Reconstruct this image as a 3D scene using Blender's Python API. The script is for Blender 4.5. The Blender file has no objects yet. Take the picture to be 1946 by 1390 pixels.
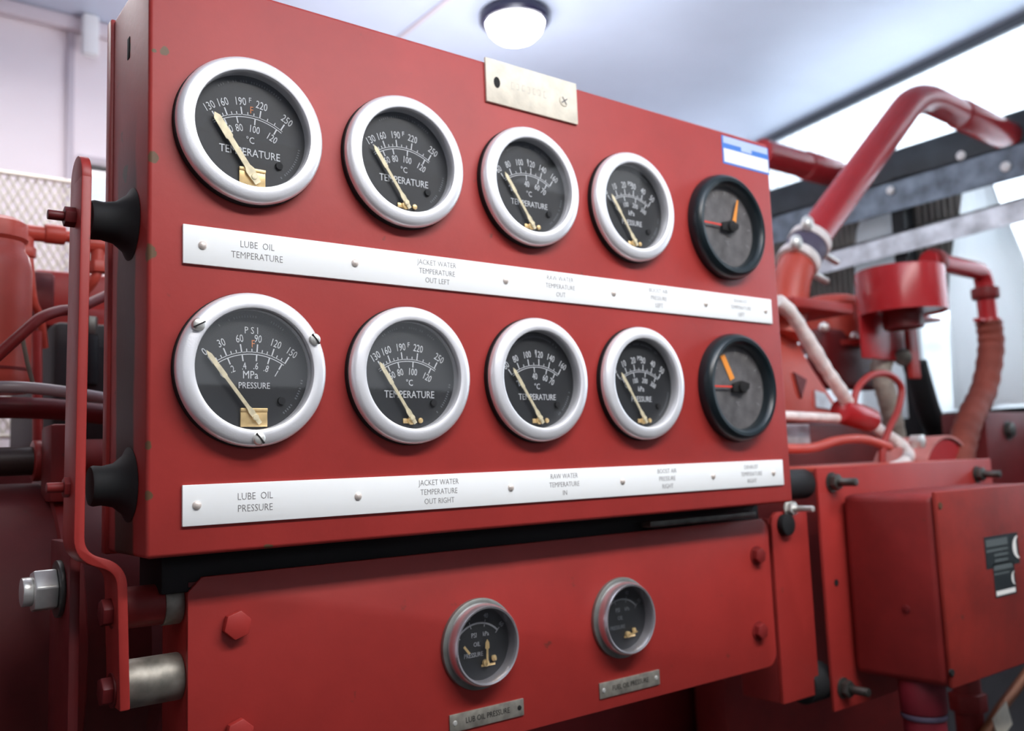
import bpy, bmesh, math, random
from mathutils import Vector, Matrix, noise
PI = math.pi
random.seed(7)
scene = bpy.context.scene
COL = scene.collection

# ------------------------------------------------------------------ camera
FPX = 1715.07
YAW, PITCH, ROLL = 0.65181, 0.11120, -0.03856
CAM = Vector((-0.18722, -0.73979, 1.20234))
FW = Vector((math.sin(YAW)*math.cos(PITCH), math.cos(YAW)*math.cos(PITCH), math.sin(PITCH)))
_R0 = Vector((math.cos(YAW), -math.sin(YAW), 0)); _U0 = _R0.cross(FW)
RT = _R0*math.cos(ROLL) + _U0*math.sin(ROLL)
UP = -_R0*math.sin(ROLL) + _U0*math.cos(ROLL)
cd = bpy.data.cameras.new('camera'); cam = bpy.data.objects.new('camera', cd); COL.objects.link(cam)
cam.matrix_world = Matrix(((RT.x, UP.x, -FW.x, CAM.x), (RT.y, UP.y, -FW.y, CAM.y), (RT.z, UP.z, -FW.z, CAM.z), (0, 0, 0, 1)))
cd.sensor_width = 36; cd.lens = FPX/1946*36; cd.clip_start = 0.02; cd.clip_end = 100
cd.dof.use_dof = True; cd.dof.focus_distance = 0.775; cd.dof.aperture_fstop = 5.0
scene.camera = cam

# ------------------------------------------------------------------ world and light
w = bpy.data.worlds.new('sky'); scene.world = w; w.use_nodes = True
bg = w.node_tree.nodes['Background']; bg.inputs['Color'].default_value = (0.86, 0.91, 1.0, 1); bg.inputs['Strength'].default_value = 1.15
vs = scene.view_settings
vs.view_transform = 'Standard'; vs.look = 'None'; vs.exposure = 0.0; vs.gamma = 1; vs.use_curve_mapping = False

def area(name, loc, tgt, sx, sy, e, col=(1, 1, 1)):
    l = bpy.data.lights.new(name, 'AREA'); l.shape = 'RECTANGLE'; l.size = sx; l.size_y = sy; l.energy = e; l.color = col
    o = bpy.data.objects.new(name, l); COL.objects.link(o); o.location = loc
    o.rotation_euler = (Vector(tgt)-Vector(loc)).to_track_quat('-Z', 'Y').to_euler()
    return o
area('added_front_light_down', (0.60, -0.85, 2.10), (0.60, -0.80, 0), 1.5, 0.16, 27, (1, 0.97, 0.95))  # added lamp pair in an unseen fixture, lights panel and front ceiling
area('added_front_light_up', (0.60, -0.85, 2.15), (0.60, -0.85, 3), 1.5, 0.16, 16, (0.92, 0.95, 1))
area('added_rear_light_down', (-0.05, 1.05, 2.25), (-0.05, 1.05, 0), 1.1, 0.14, 8, (1, 0.96, 0.96))  # added lamp pair behind the panel, brightens rear wall and engine
area('added_rear_light_up', (-0.05, 1.05, 2.30), (-0.05, 1.05, 3), 1.1, 0.14, 3, (0.97, 0.95, 1))

area('added_uplight', (1.0, 0.80, 1.66), (1.05, 0.80, 3), 0.8, 0.25, 11, (0.90, 0.93, 1))  # added lamp, hidden behind the case to brighten the ceiling
area('daylight_back', (0.62, 2.3, 2.02), (0.62, 1.7, 2.02), 0.8, 0.5, 30, (0.95, 0.97, 1))
area('daylight_right', (3.75, 0.3, 2.0), (2.7, 0.3, 1.75), 2.6, 1.2, 125, (0.93, 0.97, 1))

# ------------------------------------------------------------------ pixel to world helpers
def at(px, py, ax, v):
    d = FW + RT*((px-973)/FPX) - UP*((py-695)/FPX)
    i = 'xyz'.index(ax)
    return CAM + d*((v-CAM[i])/d[i])
def Y(px, py, v): return at(px, py, 'y', v)
def X(px, py, v): return at(px, py, 'x', v)
def dep(p): return (Vector(p)-CAM).dot(FW)
def sz(px, p): return px*dep(p)/FPX

# ------------------------------------------------------------------ materials
MATS = {}
def nodes(name):
    m = bpy.data.materials.new(name); m.use_nodes = True
    nt = m.node_tree; return m, nt, nt.nodes['Principled BSDF']
def plain(name, col, rough=0.5, metal=0.0, var=0.0, scale=20, bump=0.0, bscale=200, spec=None, coat=0):
    if name in MATS: return MATS[name]
    m, nt, b = nodes(name); N = nt.nodes; L = nt.links
    b.inputs['Base Color'].default_value = (*col, 1); b.inputs['Roughness'].default_value = rough; b.inputs['Metallic'].default_value = metal
    if spec is not None: b.inputs['Specular IOR Level'].default_value = spec
    if coat: b.inputs['Coat Weight'].default_value = coat; b.inputs['Coat Roughness'].default_value = .2
    tc = N.new('ShaderNodeTexCoord')
    if var:
        n = N.new('ShaderNodeTexNoise'); n.inputs['Scale'].default_value = scale; n.inputs['Detail'].default_value = 6
        L.new(tc.outputs['Object'], n.inputs['Vector'])
        r = N.new('ShaderNodeValToRGB'); r.color_ramp.elements[0].position = .3; r.color_ramp.elements[1].position = .7
        r.color_ramp.elements[0].color = (*[c*(1-var) for c in col], 1); r.color_ramp.elements[1].color = (*[min(1, c*(1+var)) for c in col], 1)
        L.new(n.outputs['Fac'], r.inputs['Fac']); L.new(r.outputs['Color'], b.inputs['Base Color'])
    if bump:
        n2 = N.new('ShaderNodeTexNoise'); n2.inputs['Scale'].default_value = bscale; n2.inputs['Detail'].default_value = 3
        L.new(tc.outputs['Object'], n2.inputs['Vector'])
        bp = N.new('ShaderNodeBump'); bp.inputs['Strength'].default_value = bump; bp.inputs['Distance'].default_value = 0.002
        L.new(n2.outputs['Fac'], bp.inputs['Height']); L.new(bp.outputs['Normal'], b.inputs['Normal'])
    MATS[name] = m; return m

def paint(name, col, chips=(), side=None, rough=0.42, var=.13):
    """red machine enamel: blotchy, faint orange peel, with worn-through chips at given points"""
    if name in MATS: return MATS[name]
    m, nt, b = nodes(name); N = nt.nodes; L = nt.links
    b.inputs['Roughness'].default_value = rough; b.inputs['Specular IOR Level'].default_value = .4
    g = N.new('ShaderNodeNewGeometry')
    n = N.new('ShaderNodeTexNoise'); n.inputs['Scale'].default_value = 7; n.inputs['Detail'].default_value = 8; n.inputs['Roughness'].default_value = .65
    L.new(g.outputs['Position'], n.inputs['Vector'])
    r = N.new('ShaderNodeValToRGB'); e = r.color_ramp.elements
    e[0].position = .32; e[1].position = .7
    e[0].color = (*[c*(1-var) for c in col], 1); e[1].color = (*[min(1, c*(1+var)) for c in col], 1)
    L.new(n.outputs['Fac'], r.inputs['Fac'])
    out = r.outputs['Color']
    # small dark specks of dirt
    n3 = N.new('ShaderNodeTexNoise'); n3.inputs['Scale'].default_value = 55; n3.inputs['Detail'].default_value = 4
    L.new(g.outputs['Position'], n3.inputs['Vector'])
    r3 = N.new('ShaderNodeMapRange'); r3.inputs[1].default_value = .70; r3.inputs[2].default_value = .76; r3.inputs[3].default_value = 0; r3.inputs[4].default_value = .6
    L.new(n3.outputs['Fac'], r3.inputs[0])
    mx = N.new('ShaderNodeMixRGB'); mx.inputs[2].default_value = (.06, .03, .02, 1)
    L.new(r3.outputs[0], mx.inputs[0]); L.new(out, mx.inputs[1]); out = mx.outputs[0]
    nd = N.new('ShaderNodeTexNoise'); nd.inputs['Scale'].default_value = 140; nd.inputs['Detail'].default_value = 3
    L.new(g.outputs['Position'], nd.inputs['Vector'])
    def overlay(maskout, c, out):
        k = N.new('ShaderNodeMixRGB'); k.inputs[2].default_value = (*c, 1)
        L.new(maskout, k.inputs[0]); L.new(out, k.inputs[1]); return k.outputs[0]
    for (p, rad) in chips:
        d = N.new('ShaderNodeVectorMath'); d.operation = 'DISTANCE'; d.inputs[1].default_value = p
        L.new(g.outputs['Position'], d.inputs[0])
        a = N.new('ShaderNodeMath'); a.operation = 'MULTIPLY_ADD'; a.inputs[1].default_value = rad*2.2
        L.new(nd.outputs['Fac'], a.inputs[0]); L.new(d.outputs['Value'], a.inputs[2])
        s = N.new('ShaderNodeMapRange'); s.inputs[1].default_value = rad*2.3; s.inputs[2].default_value = rad*2.6; s.inputs[3].default_value = .85; s.inputs[4].default_value = 0
        L.new(a.outputs[0], s.inputs[0]); out = overlay(s.outputs[0], (.10, .085, .04), out)
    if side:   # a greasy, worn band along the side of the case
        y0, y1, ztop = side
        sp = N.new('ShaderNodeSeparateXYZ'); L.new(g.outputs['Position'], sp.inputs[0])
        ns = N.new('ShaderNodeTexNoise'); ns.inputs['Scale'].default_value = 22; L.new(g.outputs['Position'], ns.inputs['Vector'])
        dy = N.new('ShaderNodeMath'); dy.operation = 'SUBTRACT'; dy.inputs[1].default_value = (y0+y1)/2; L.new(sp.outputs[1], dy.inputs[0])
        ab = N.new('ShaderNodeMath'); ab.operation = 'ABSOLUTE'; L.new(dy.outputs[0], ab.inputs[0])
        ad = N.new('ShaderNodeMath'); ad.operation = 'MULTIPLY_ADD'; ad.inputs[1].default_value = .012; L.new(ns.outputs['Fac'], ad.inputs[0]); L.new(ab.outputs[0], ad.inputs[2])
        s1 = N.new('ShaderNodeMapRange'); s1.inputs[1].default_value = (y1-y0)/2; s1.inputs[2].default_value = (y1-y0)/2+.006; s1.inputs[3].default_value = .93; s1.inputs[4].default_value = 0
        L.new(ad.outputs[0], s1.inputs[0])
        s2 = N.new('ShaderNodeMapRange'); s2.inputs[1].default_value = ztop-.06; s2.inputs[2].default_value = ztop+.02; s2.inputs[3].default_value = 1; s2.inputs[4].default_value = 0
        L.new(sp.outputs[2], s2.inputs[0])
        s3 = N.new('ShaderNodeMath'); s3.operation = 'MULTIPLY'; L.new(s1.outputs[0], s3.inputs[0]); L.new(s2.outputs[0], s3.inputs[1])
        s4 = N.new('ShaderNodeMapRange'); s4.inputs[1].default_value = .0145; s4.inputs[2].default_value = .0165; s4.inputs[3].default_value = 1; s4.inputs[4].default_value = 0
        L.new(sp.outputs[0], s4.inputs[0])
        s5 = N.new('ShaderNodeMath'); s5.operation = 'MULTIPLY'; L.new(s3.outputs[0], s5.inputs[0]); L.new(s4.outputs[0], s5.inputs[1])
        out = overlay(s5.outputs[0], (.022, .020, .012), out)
    L.new(out, b.inputs['Base Color'])
    bp = N.new('ShaderNodeBump'); bp.inputs['Strength'].default_value = .12; bp.inputs['Distance'].default_value = .001
    L.new(nd.outputs['Fac'], bp.inputs['Height']); L.new(bp.outputs['Normal'], b.inputs['Normal'])
    MATS[name] = m; return m

def emit(name, col, s):
    if name in MATS: return MATS[name]
    m, nt, b = nodes(name); b.inputs['Base Color'].default_value = (.8, .8, .8, 1)
    b.inputs['Emission Color'].default_value = (*col, 1); b.inputs['Emission Strength'].default_value = s
    MATS[name] = m; return m
def glassy(name, alpha=.06, rough=.03):
    """thin clear cover glass: fresnel reflection over transparency"""
    if name in MATS: return MATS[name]
    m = bpy.data.materials.new(name); m.use_nodes = True; nt = m.node_tree; N = nt.nodes; L = nt.links
    N.remove(N['Principled BSDF'])
    t = N.new('ShaderNodeBsdfTransparent'); g = N.new('ShaderNodeBsdfGlossy'); g.inputs['Roughness'].default_value = rough
    f = N.new('ShaderNodeLayerWeight'); f.inputs[0].default_value = .5
    q = N.new('ShaderNodeMath'); q.operation = 'POWER'; q.inputs[1].default_value = 5; L.new(f.outputs['Facing'], q.inputs[0])
    a = N.new('ShaderNodeMath'); a.operation = 'MULTIPLY_ADD'; a.inputs[1].default_value = .93; a.inputs[2].default_value = .07; L.new(q.outputs[0], a.inputs[0])
    x = N.new('ShaderNodeMixShader'); L.new(a.outputs[0], x.inputs[0]); L.new(t.outputs[0], x.inputs[1]); L.new(g.outputs[0], x.inputs[2])
    L.new(x.outputs[0], N['Material Output'].inputs[0]); MATS[name] = m; return m
def translucent(name, col, fac=.6):
    if name in MATS: return MATS[name]
    m = bpy.data.materials.new(name); m.use_nodes = True; nt = m.node_tree; N = nt.nodes; L = nt.links
    b = N['Principled BSDF']; b.inputs['Base Color'].default_value = (*col, 1); b.inputs['Roughness'].default_value = .4
    t = N.new('ShaderNodeBsdfTranslucent'); t.inputs[0].default_value = (*col, 1)
    x = N.new('ShaderNodeMixShader'); x.inputs[0].default_value = fac
    L.new(b.outputs[0], x.inputs[1]); L.new(t.outputs[0], x.inputs[2]); L.new(x.outputs[0], N['Material Output'].inputs[0])
    MATS[name] = m; return m

RED = (.35, .030, .025)
# chips on the case: (pixel, plane) resolved below
chipsF = [(Y(313, 97, 0), .0028), (Y(293, 96, 0), .0014), (Y(291, 298, 0), .0035), (Y(279, 480, 0), .005), (Y(280, 847, 0), .003), (Y(281, 942, 0), .0028),
          (Y(510, 1042, 0), .003), (Y(1377, 240, 0), .004), (X(238, 330, .0135), .006), (X(252, 470, .0135), .004), (X(246, 92, .0135), .0035)]
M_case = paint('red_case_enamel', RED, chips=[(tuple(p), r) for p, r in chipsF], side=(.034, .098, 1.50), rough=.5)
M_red = paint('red_enamel', RED)
M_red2 = paint('red_enamel_dull', (.20, .014, .013), rough=.55, var=.25)
M_redb = paint('red_engine_enamel', (.50, .070, .045), rough=.4, var=.15)
M_redp = paint('red_pipe_enamel', (.42, .022, .026), rough=.25, var=.1)
M_redd = paint('dark_red_enamel', (.13, .010, .011), rough=.45, var=.2)
M_rust = paint('rusty_red_hose', (.22, .045, .028), rough=.7, var=.35)
M_alu = plain('aluminium_bezel', (.92, .92, .94), .38, .55, bump=.05, bscale=600)
M_steel = plain('steel', (.30, .28, .24), .55, .8, var=.4, scale=60)
M_dsteel = plain('dull_dark_steel', (.12, .12, .11), .45, .8, var=.3, scale=60)
M_zinc = plain('zinc_plated', (.74, .74, .70), .35, .6, var=.2, scale=40)
M_galv = plain('galvanised_steel', (.62, .66, .69), .45, .5, var=.35, scale=25)
M_black = plain('black_rubber', (.005, .006, .007), .75)
M_bez2 = plain('black_plastic_ring', (.006, .014, .018), .33)
M_dial = plain('dial_black', (.012, .014, .016), .55)
M_dialg = plain('dial_grey', (.115, .11, .11), .5, var=.35, scale=60)
M_prnt = plain('dial_print_white', (.62, .64, .66), .6)
M_prnt2 = plain('dial_print_grey', (.12, .13, .14), .6)
M_orp = plain('dial_print_orange', (.65, .22, .07), .6)
M_brass = plain('brass', (.72, .52, .25), .38, .55, var=.2, scale=80)
M_cream = plain('pale_brass_lacquer', (.70, .62, .42), .5, .2, var=.25, scale=120)
M_orange = plain('orange_needle', (.95, .33, .04), .5)
M_redn = plain('red_mark', (.75, .06, .04), .5)
M_white = plain('brushed_white_plate', (.90, .92, .91), .5, 0)
M_ink = plain('engraved_ink', (.16, .15, .15), .6)
M_cplate = plain('cream_plate', (.72, .66, .54), .5, var=.12, scale=60, bump=.2, bscale=120)
M_hole = plain('hole_black', (.004, .004, .004), .8)
M_blue = plain('blue_print', (.05, .19, .60), .5)
M_pblue = plain('pale_blue_print', (.45, .55, .72), .5)
M_paper = plain('white_sticker', (.85, .84, .80), .5)
M_sblack = plain('black_sticker', (.012, .018, .020), .5)
M_sgrey = plain('grey_sticker_print', (.10, .12, .12), .5)
M_tag = plain('engraved_tag', (.36, .34, .29), .4, .6, var=.3, scale=90)
M_glass = glassy('gauge_glass')
M_ceil = plain('ceiling_sheet', (.64, .71, .84), .4, .1, var=.12, scale=1.3, bump=.0)
M_wall = plain('white_wall_panel', (.92, .83, .85), .55, 0, var=.03, scale=3)
M_wtrim = plain('wall_trim', (.60, .53, .57), .5)
M_floor = plain('dark_floor', (.035, .032, .032), .6, var=.4, scale=6)
M_dwall = plain('grey_front_wall', (.16, .16, .17), .6, var=.2, scale=3)
M_sheet = translucent('translucent_sheet', (.86, .90, .94), .7)
M_bag = translucent('white_plastic', (.92, .94, .94), .65)
M_tank = plain('charcoal_tank', (.035, .045, .05), .5, var=.4, scale=12)
M_hosew = plain('white_wrap', (.80, .74, .70), .6, var=.15, scale=60, bump=.5, bscale=60)
M_hosef = plain('grey_sleeve', (.34, .31, .26), .6, var=.2, scale=80, bump=.4, bscale=150)
M_core = plain('radiator_core_dust', (.13, .12, .10), .7, var=.4, scale=30)
M_wire = plain('wire_mesh_cream', (.75, .72, .63), .5, .2)
M_purple = plain('purple_grey_band', (.075, .06, .10), .55)
M_cond = paint('conduit_red', (.17, .012, .022), rough=.5, var=.3)

# ------------------------------------------------------------------ mesh builder
class MB:
    def __init__(s): s.bm = bmesh.new(); s.M = Matrix.Identity(4)
    def _add(s, verts, faces):
        vs_ = [s.bm.verts.new(s.M @ Vector(v)) for v in verts]
        out = []
        for f in faces:
            try: out.append(s.bm.faces.new([vs_[i] for i in f]))
            except ValueError: pass
        return vs_, out
    def box(s, a, b, bev=0, seg=2):
        x0, y0, z0 = [min(a[i], b[i]) for i in range(3)]; x1, y1, z1 = [max(a[i], b[i]) for i in range(3)]
        v, f = s._add([(x0, y0, z0), (x1, y0, z0), (x1, y1, z0), (x0, y1, z0), (x0, y0, z1), (x1, y0, z1), (x1, y1, z1), (x0, y1, z1)],
                      [(0, 3, 2, 1), (4, 5, 6, 7), (0, 1, 5, 4), (1, 2, 6, 5), (2, 3, 7, 6), (3, 0, 4, 7)])
        if bev:
            es = list({e for q in f for e in q.edges})
            bmesh.ops.bevel(s.bm, geom=es, offset=bev, segments=seg, affect='EDGES', profile=.5)
        return s
    def prism(s, poly, z0, z1, bev=0):
        n = len(poly)
        v, f = s._add([(p[0], p[1], z0) for p in poly] + [(p[0], p[1], z1) for p in poly],
                      [tuple(range(n-1, -1, -1)), tuple(range(n, 2*n))] + [(i, (i+1) % n, n+(i+1) % n, n+i) for i in range(n)])
        bmesh.ops.recalc_face_normals(s.bm, faces=f)
        if bev:
            es = list({e for q in f for e in q.edges})
            bmesh.ops.bevel(s.bm, geom=es, offset=bev, segments=2, affect='EDGES', profile=.5)
        return s
    def lathe(s, prof, seg=64, cap=False):
        vs_ = []; n = len(prof)
        for k in range(seg):
            a = 2*PI*k/seg
            for r, h in prof: vs_.append((r*math.cos(a), r*math.sin(a), h))
        fs = []
        for k in range(seg):
            k2 = (k+1) % seg
            for i in range(n-1): fs.append((k*n+i, k2*n+i, k2*n+i+1, k*n+i+1))
        v, f = s._add(vs_, fs)
        if cap:
            for i in (0, n-1):
                if prof[i][0] > 1e-6:
                    try: f.append(s.bm.faces.new([v[k*n+i] for k in range(seg)]))
                    except ValueError: pass
        bmesh.ops.remove_doubles(s.bm, verts=v, dist=1e-6)
        f = [q for q in f if q.is_valid]
        bmesh.ops.recalc_face_normals(s.bm, faces=f)
        return s
    def tube(s, pts, r, seg=16, caps=True, rr=None):
        pts = [Vector(p) for p in pts]; n = len(pts)
        rs = rr or [r]*n
        t0 = (pts[1]-pts[0]).normalized(); up = Vector((0, 0, 1)) if abs(t0.z) < .9 else Vector((1, 0, 0))
        nx = t0.cross(up).normalized(); vs_ = []
        for i in range(n):
            t = (pts[min(i+1, n-1)]-pts[max(i-1, 0)]).normalized()
            nx = (nx - t*nx.dot(t)).normalized(); ny = t.cross(nx)
            for k in range(seg):
                a = 2*PI*k/seg; vs_.append(pts[i]+(nx*math.cos(a)+ny*math.sin(a))*rs[i])
        fs = [(i*seg+k, i*seg+(k+1) % seg, (i+1)*seg+(k+1) % seg, (i+1)*seg+k) for i in range(n-1) for k in range(seg)]
        if caps: fs += [tuple(range(seg-1, -1, -1)), tuple(range((n-1)*seg, n*seg))]
        v, f = s._add(vs_, fs); bmesh.ops.recalc_face_normals(s.bm, faces=f)
        return s
    def cyl(s, a, b, r, seg=24, bev=0, r2=None):
        a = Vector(a); b = Vector(b); d = (b-a).normalized(); r2 = r if r2 is None else r2
        if bev: return s.tube([a, a+d*bev*.3, a+d*bev, b-d*bev, b-d*bev*.3, b], r, seg, rr=[r-bev, r-bev*.3, r, r2, r2-bev*.3, r2-bev])
        return s.tube([a, b], r, seg, rr=[r, r2])
    def hexa(s, a, b, r, rot=0):
        a = Vector(a); b = Vector(b)
        q = (b-a).to_track_quat('Z', 'Y').to_matrix().to_4x4(); M0 = s.M
        s.M = M0 @ Matrix.Translation(a) @ q
        L_ = (b-a).length
        poly = [(r*math.cos(rot+PI/3*i), r*math.sin(rot+PI/3*i)) for i in range(6)]
        s.prism(poly, 0, L_, bev=r*.09); s.M = M0; return s
    def ball(s, c, r, sc=(1, 1, 1), seg=20):
        r_ = bmesh.ops.create_uvsphere(s.bm, u_segments=seg, v_segments=seg//2, radius=r)
        bmesh.ops.transform(s.bm, verts=r_['verts'], matrix=s.M @ Matrix.Translation(c) @ Matrix.Diagonal((*sc, 1)))
        return s
    def text(s, txt, size, loc, rot=0, sx=.85, ext=.00012, off=0.0):
        cu = bpy.data.curves.new('t', 'FONT'); cu.body = txt; cu.size = size; cu.align_x = 'CENTER'; cu.align_y = 'CENTER'
        cu.extrude = ext; cu.resolution_u = 2; cu.offset = off*size
        ob = bpy.data.objects.new('t', cu); COL.objects.link(ob)
        bpy.context.view_layer.update()
        me = bpy.data.meshes.new_from_object(ob.evaluated_get(bpy.context.evaluated_depsgraph_get()))
        me.transform(s.M @ Matrix.Translation(loc) @ Matrix.Rotation(rot, 4, 'Z') @ Matrix.Diagonal((sx, 1, 1, 1)))
        s.bm.from_mesh(me)
        bpy.data.objects.remove(ob); bpy.data.curves.remove(cu); bpy.data.meshes.remove(me)
        return s
    def build(s, name, mat, parent=None, smooth=35):
        me = bpy.data.meshes.new(name); s.bm.to_mesh(me); s.bm.free(); me.materials.append(mat)
        if smooth:
            for p in me.polygons: p.use_smooth = True
            me.set_sharp_from_angle(angle=math.radians(smooth))
        o = bpy.data.objects.new(name, me); COL.objects.link(o)
        if parent is not None:
            o.parent = parent; o.matrix_parent_inverse = Matrix.Identity(4)
            if not getattr(s, 'local', False): o.matrix_parent_inverse = parent.matrix_world.inverted()
        return o
def LM():           # a builder whose coordinates are local to the parent
    m = MB(); m.local = True; return m
def thing(name, label, cat, loc=(0, 0, 0), rot=(0, 0, 0), group=None):
    o = bpy.data.objects.new(name, None); COL.objects.link(o); o.empty_display_size = .02
    o.location = loc; o.rotation_euler = rot; o['label'] = label; o['category'] = cat
    if group: o['group'] = group
    bpy.context.view_layer.update()
    return o
def tag(o, label, cat, group=None, kind=None):
    if kind: o['kind'] = kind
    o['label'] = label; o['category'] = cat
    if group: o['group'] = group
    return o
def struct(o, label=None):
    o['kind'] = 'structure'
    if label: o['label'] = label
    return o
def smooth(pts, n=8):
    P = [Vector(p) for p in pts]; out = []
    for i in range(len(P)-1):
        p0 = P[max(i-1, 0)]; p1 = P[i]; p2 = P[i+1]; p3 = P[min(i+2, len(P)-1)]
        for k in range(n):
            t = k/n
            out.append(.5*((2*p1)+(p2-p0)*t+(2*p0-5*p1+4*p2-p3)*t*t+(3*p1-p0-3*p2+p3)*t**3))
    out.append(P[-1]); return out
def fillet(pts, r, n=8):
    P = [Vector(p) for p in pts]; out = [P[0]]
    for i in range(1, len(P)-1):
        a = (P[i-1]-P[i]); b = (P[i+1]-P[i]); rr = min(r, a.length*.45, b.length*.45)
        A = P[i]+a.normalized()*rr; B = P[i]+b.normalized()*rr
        for k in range(n+1):
            t = k/n; out.append(A*(1-t)**2+P[i]*2*t*(1-t)+B*t*t)
    out.append(P[-1]); return out
RX = (PI/2, 0, 0)   # local x,y,z -> world x,z,-y

# ================================================================== THE ROOM
def wallgrid(name, axis, pos, th, us, vs_, holes, mat):
    """a wall slab with rectangular openings; us, vs_ are (min,max) in the wall's plane; axis is its normal"""
    U_ = sorted({us[0], us[1], *[h[0] for h in holes], *[h[1] for h in holes]}); V_ = sorted({vs_[0], vs_[1], *[h[2] for h in holes], *[h[3] for h in holes]})
    m = MB()
    for i in range(len(U_)-1):
        for j in range(len(V_)-1):
            cu, cv = (U_[i]+U_[i+1])/2, (V_[j]+V_[j+1])/2
            if any(h[0] < cu < h[1] and h[2] < cv < h[3] for h in holes): continue
            if axis == 'y': m.box((U_[i], pos, V_[j]), (U_[i+1], pos+th, V_[j+1]))
            else: m.box((pos, U_[i], V_[j]), (pos+th, U_[i+1], V_[j+1]))
    bmesh.ops.remove_doubles(m.bm, verts=m.bm.verts, dist=1e-5)
    return struct(m.build(name, mat, smooth=0))
YB = 1.70
struct(MB().box((-2.2, -2.4, -.1), (3.2, 1.8, 0)).build('floor', M_floor, smooth=0))
# ceiling sheet with its slightly skewed free edge
m = MB(); m.prism([(-2.2, -2.4), (1.946, -2.4), (2.70, YB+.06), (-2.2, YB+.06)], 2.40, 2.44); struct(m.build('ceiling', M_ceil, smooth=0))
w1a = Y(163, 312, YB); w1b = Y(260, 430, YB)
WIN1 = (w1a.x, w1a.x+.50, w1a.z-.14, w1a.z)
wallgrid('wall_back', 'y', YB, .08, (-2.2, 3.2), (0, 2.6), [WIN1], M_wall)
wallgrid('wall_left', 'x', -2.2, .08, (-2.4, YB), (0, 2.44), [], M_wall)
wallgrid('wall_front', 'y', -2.4, .08, (-2.2, 3.2), (0, 2.44), [(-1.1, 2.0, 1.50, 1.90)], M_dwall)
wallgrid('wall_right', 'x', 3.1, .08, (-2.4, YB+.08), (0, 3.0), [(-1.2, 1.6, 1.15, 2.95)], M_dwall)
# window frame at the back
m = MB(); x0, x1, z0, z1 = WIN1
for a, b in (((x0-.02, YB-.012, z0-.02), (x0, YB+.05, z1+.02)), ((x1, YB-.012, z0-.02), (x1+.02, YB+.05, z1+.02)), ((x0, YB-.012, z1), (x1, YB+.05, z1+.02)), ((x0, YB-.012, z0-.02), (x1, YB+.05, z0))):
    m.box(a, b, .003)
wf = struct(m.build('window_1', M_wtrim)); MB().box((x0, YB+.03, z0), (x1, YB+.034, z1)).build('pane', M_glass, wf, smooth=0)
# wall and ceiling trims
xs = Y(130, 180, YB).x
struct(MB().box((xs-.006, YB-.012, .2), (xs+.012, YB, 2.4), .003).build('trim_1', M_wtrim))
m = MB(); m.box((-2.1, YB-.03, 2.36), (2.6, YB, 2.4), .01); struct(m.build('trim_2', plain('cove_trim', (.70, .62, .66), .5)))
struct(MB().box((xs+.02, YB-.06, 2.29), (xs+.06, YB-.03, 2.40), .008).build('trim_3', plain('white_clip', (.9, .9, .9), .4)))
struct(MB().box((1.035, -2.3, 2.394), (1.047, YB-.03, 2.4)).build('trim_4', M_wtrim))
struct(MB().box((-2.1, .62, 2.394), (1.035, .63, 2.4)).build('trim_5', M_wtrim))
# angle trim under the ceiling's free edge
e0 = Vector((1.946, -2.4, 2.385)); e1 = Vector((2.70, YB+.06, 2.385))
nrm = Vector((e1.y-e0.y, e0.x-e1.x, 0)).normalized()*.008
m = MB(); m.prism([(e0-nrm).xy, (e0+nrm).xy, (e1+nrm).xy, (e1-nrm).xy], 2.372, 2.40); struct(m.build('trim_6', plain('dark_edge_trim', (.12, .14, .16), .5), smooth=0))
# corrugated translucent sheet closing the right end of the room
def corrugated(name, x, ya, yb, z0, z1, pitch, amp, mat):
    m = MB(); n = int((yb-ya)/pitch*8); vs_, fs = [], []
    for i in range(n+1):
        y = ya+(yb-ya)*i/n; xx = x+amp*math.sin(2*PI*(y-ya)/pitch)
        for q, z in ((0, z0), (0, z1), (.003, z0), (.003, z1)): vs_.append((xx+q, y, z))
    for i in range(n):
        a = i*4; b = a+4
        fs += [(a, b, b+1, a+1), (a+2, a+3, b+3, b+2), (a+1, b+1, b+3, a+3), (a, a+2, b+2, b)]
    m._add(vs_, fs); bmesh.ops.recalc_face_normals(m.bm, faces=m.bm.faces)
    return m.build(name, mat, smooth=60)
struct(corrugated('window_2', 3.05, -1.25, 1.65, 1.10, 2.95, .045, .007, M_sheet), 'translucent corrugated sheet in the end wall')

# bulkhead lamp on the ceiling
lp = at(978, 26, 'z', 2.40)
lt = thing('ceiling_lamp', 'round white bulkhead lamp with dark rim on the ceiling above the panel', 'ceiling lamp', (lp.x, lp.y, 2.40))
LM().lathe([(0, 0), (.088, 0), (.094, -.006), (.094, -.022), (.086, -.030), (.078, -.030), (.078, -.012), (0, -.012)], 48).build('rim', plain('dark_blue_rim', (.02, .02, .05), .3), lt)
LM().lathe([(.078, -.014), (.077, -.030), (.070, -.050), (.055, -.066), (.035, -.076), (.015, -.080), (0, -.081)], 48).build('globe', emit('lit_globe', (1, .98, 1), 14), lt)
# added, unseen tube light fixtures, front and rear (carry the room's light)
for (cx, cy, L_, lab) in ((.60, -.85, 1.6, 'added, unseen white tube light fixture on the ceiling in front of the panel'), (-.05, 1.05, 1.2, 'added, unseen white tube light fixture on the ceiling behind the panel')):
    f = thing('added_tube_light', lab, 'ceiling light', (cx, cy, 2.40))
    hz_ = -.26 if cy < 0 else -.11
    LM().box((-L_/2, -.09, hz_-.028), (L_/2, .09, hz_-.002), .006).build('housing', plain('white_housing', (.8, .8, .8), .4), f)
    for sx_ in (-.4, .4): LM().cyl((sx_*L_, 0, hz_-.004), (sx_*L_, 0, -.001), .006, 12).build('hanger', M_dsteel, f)

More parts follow.
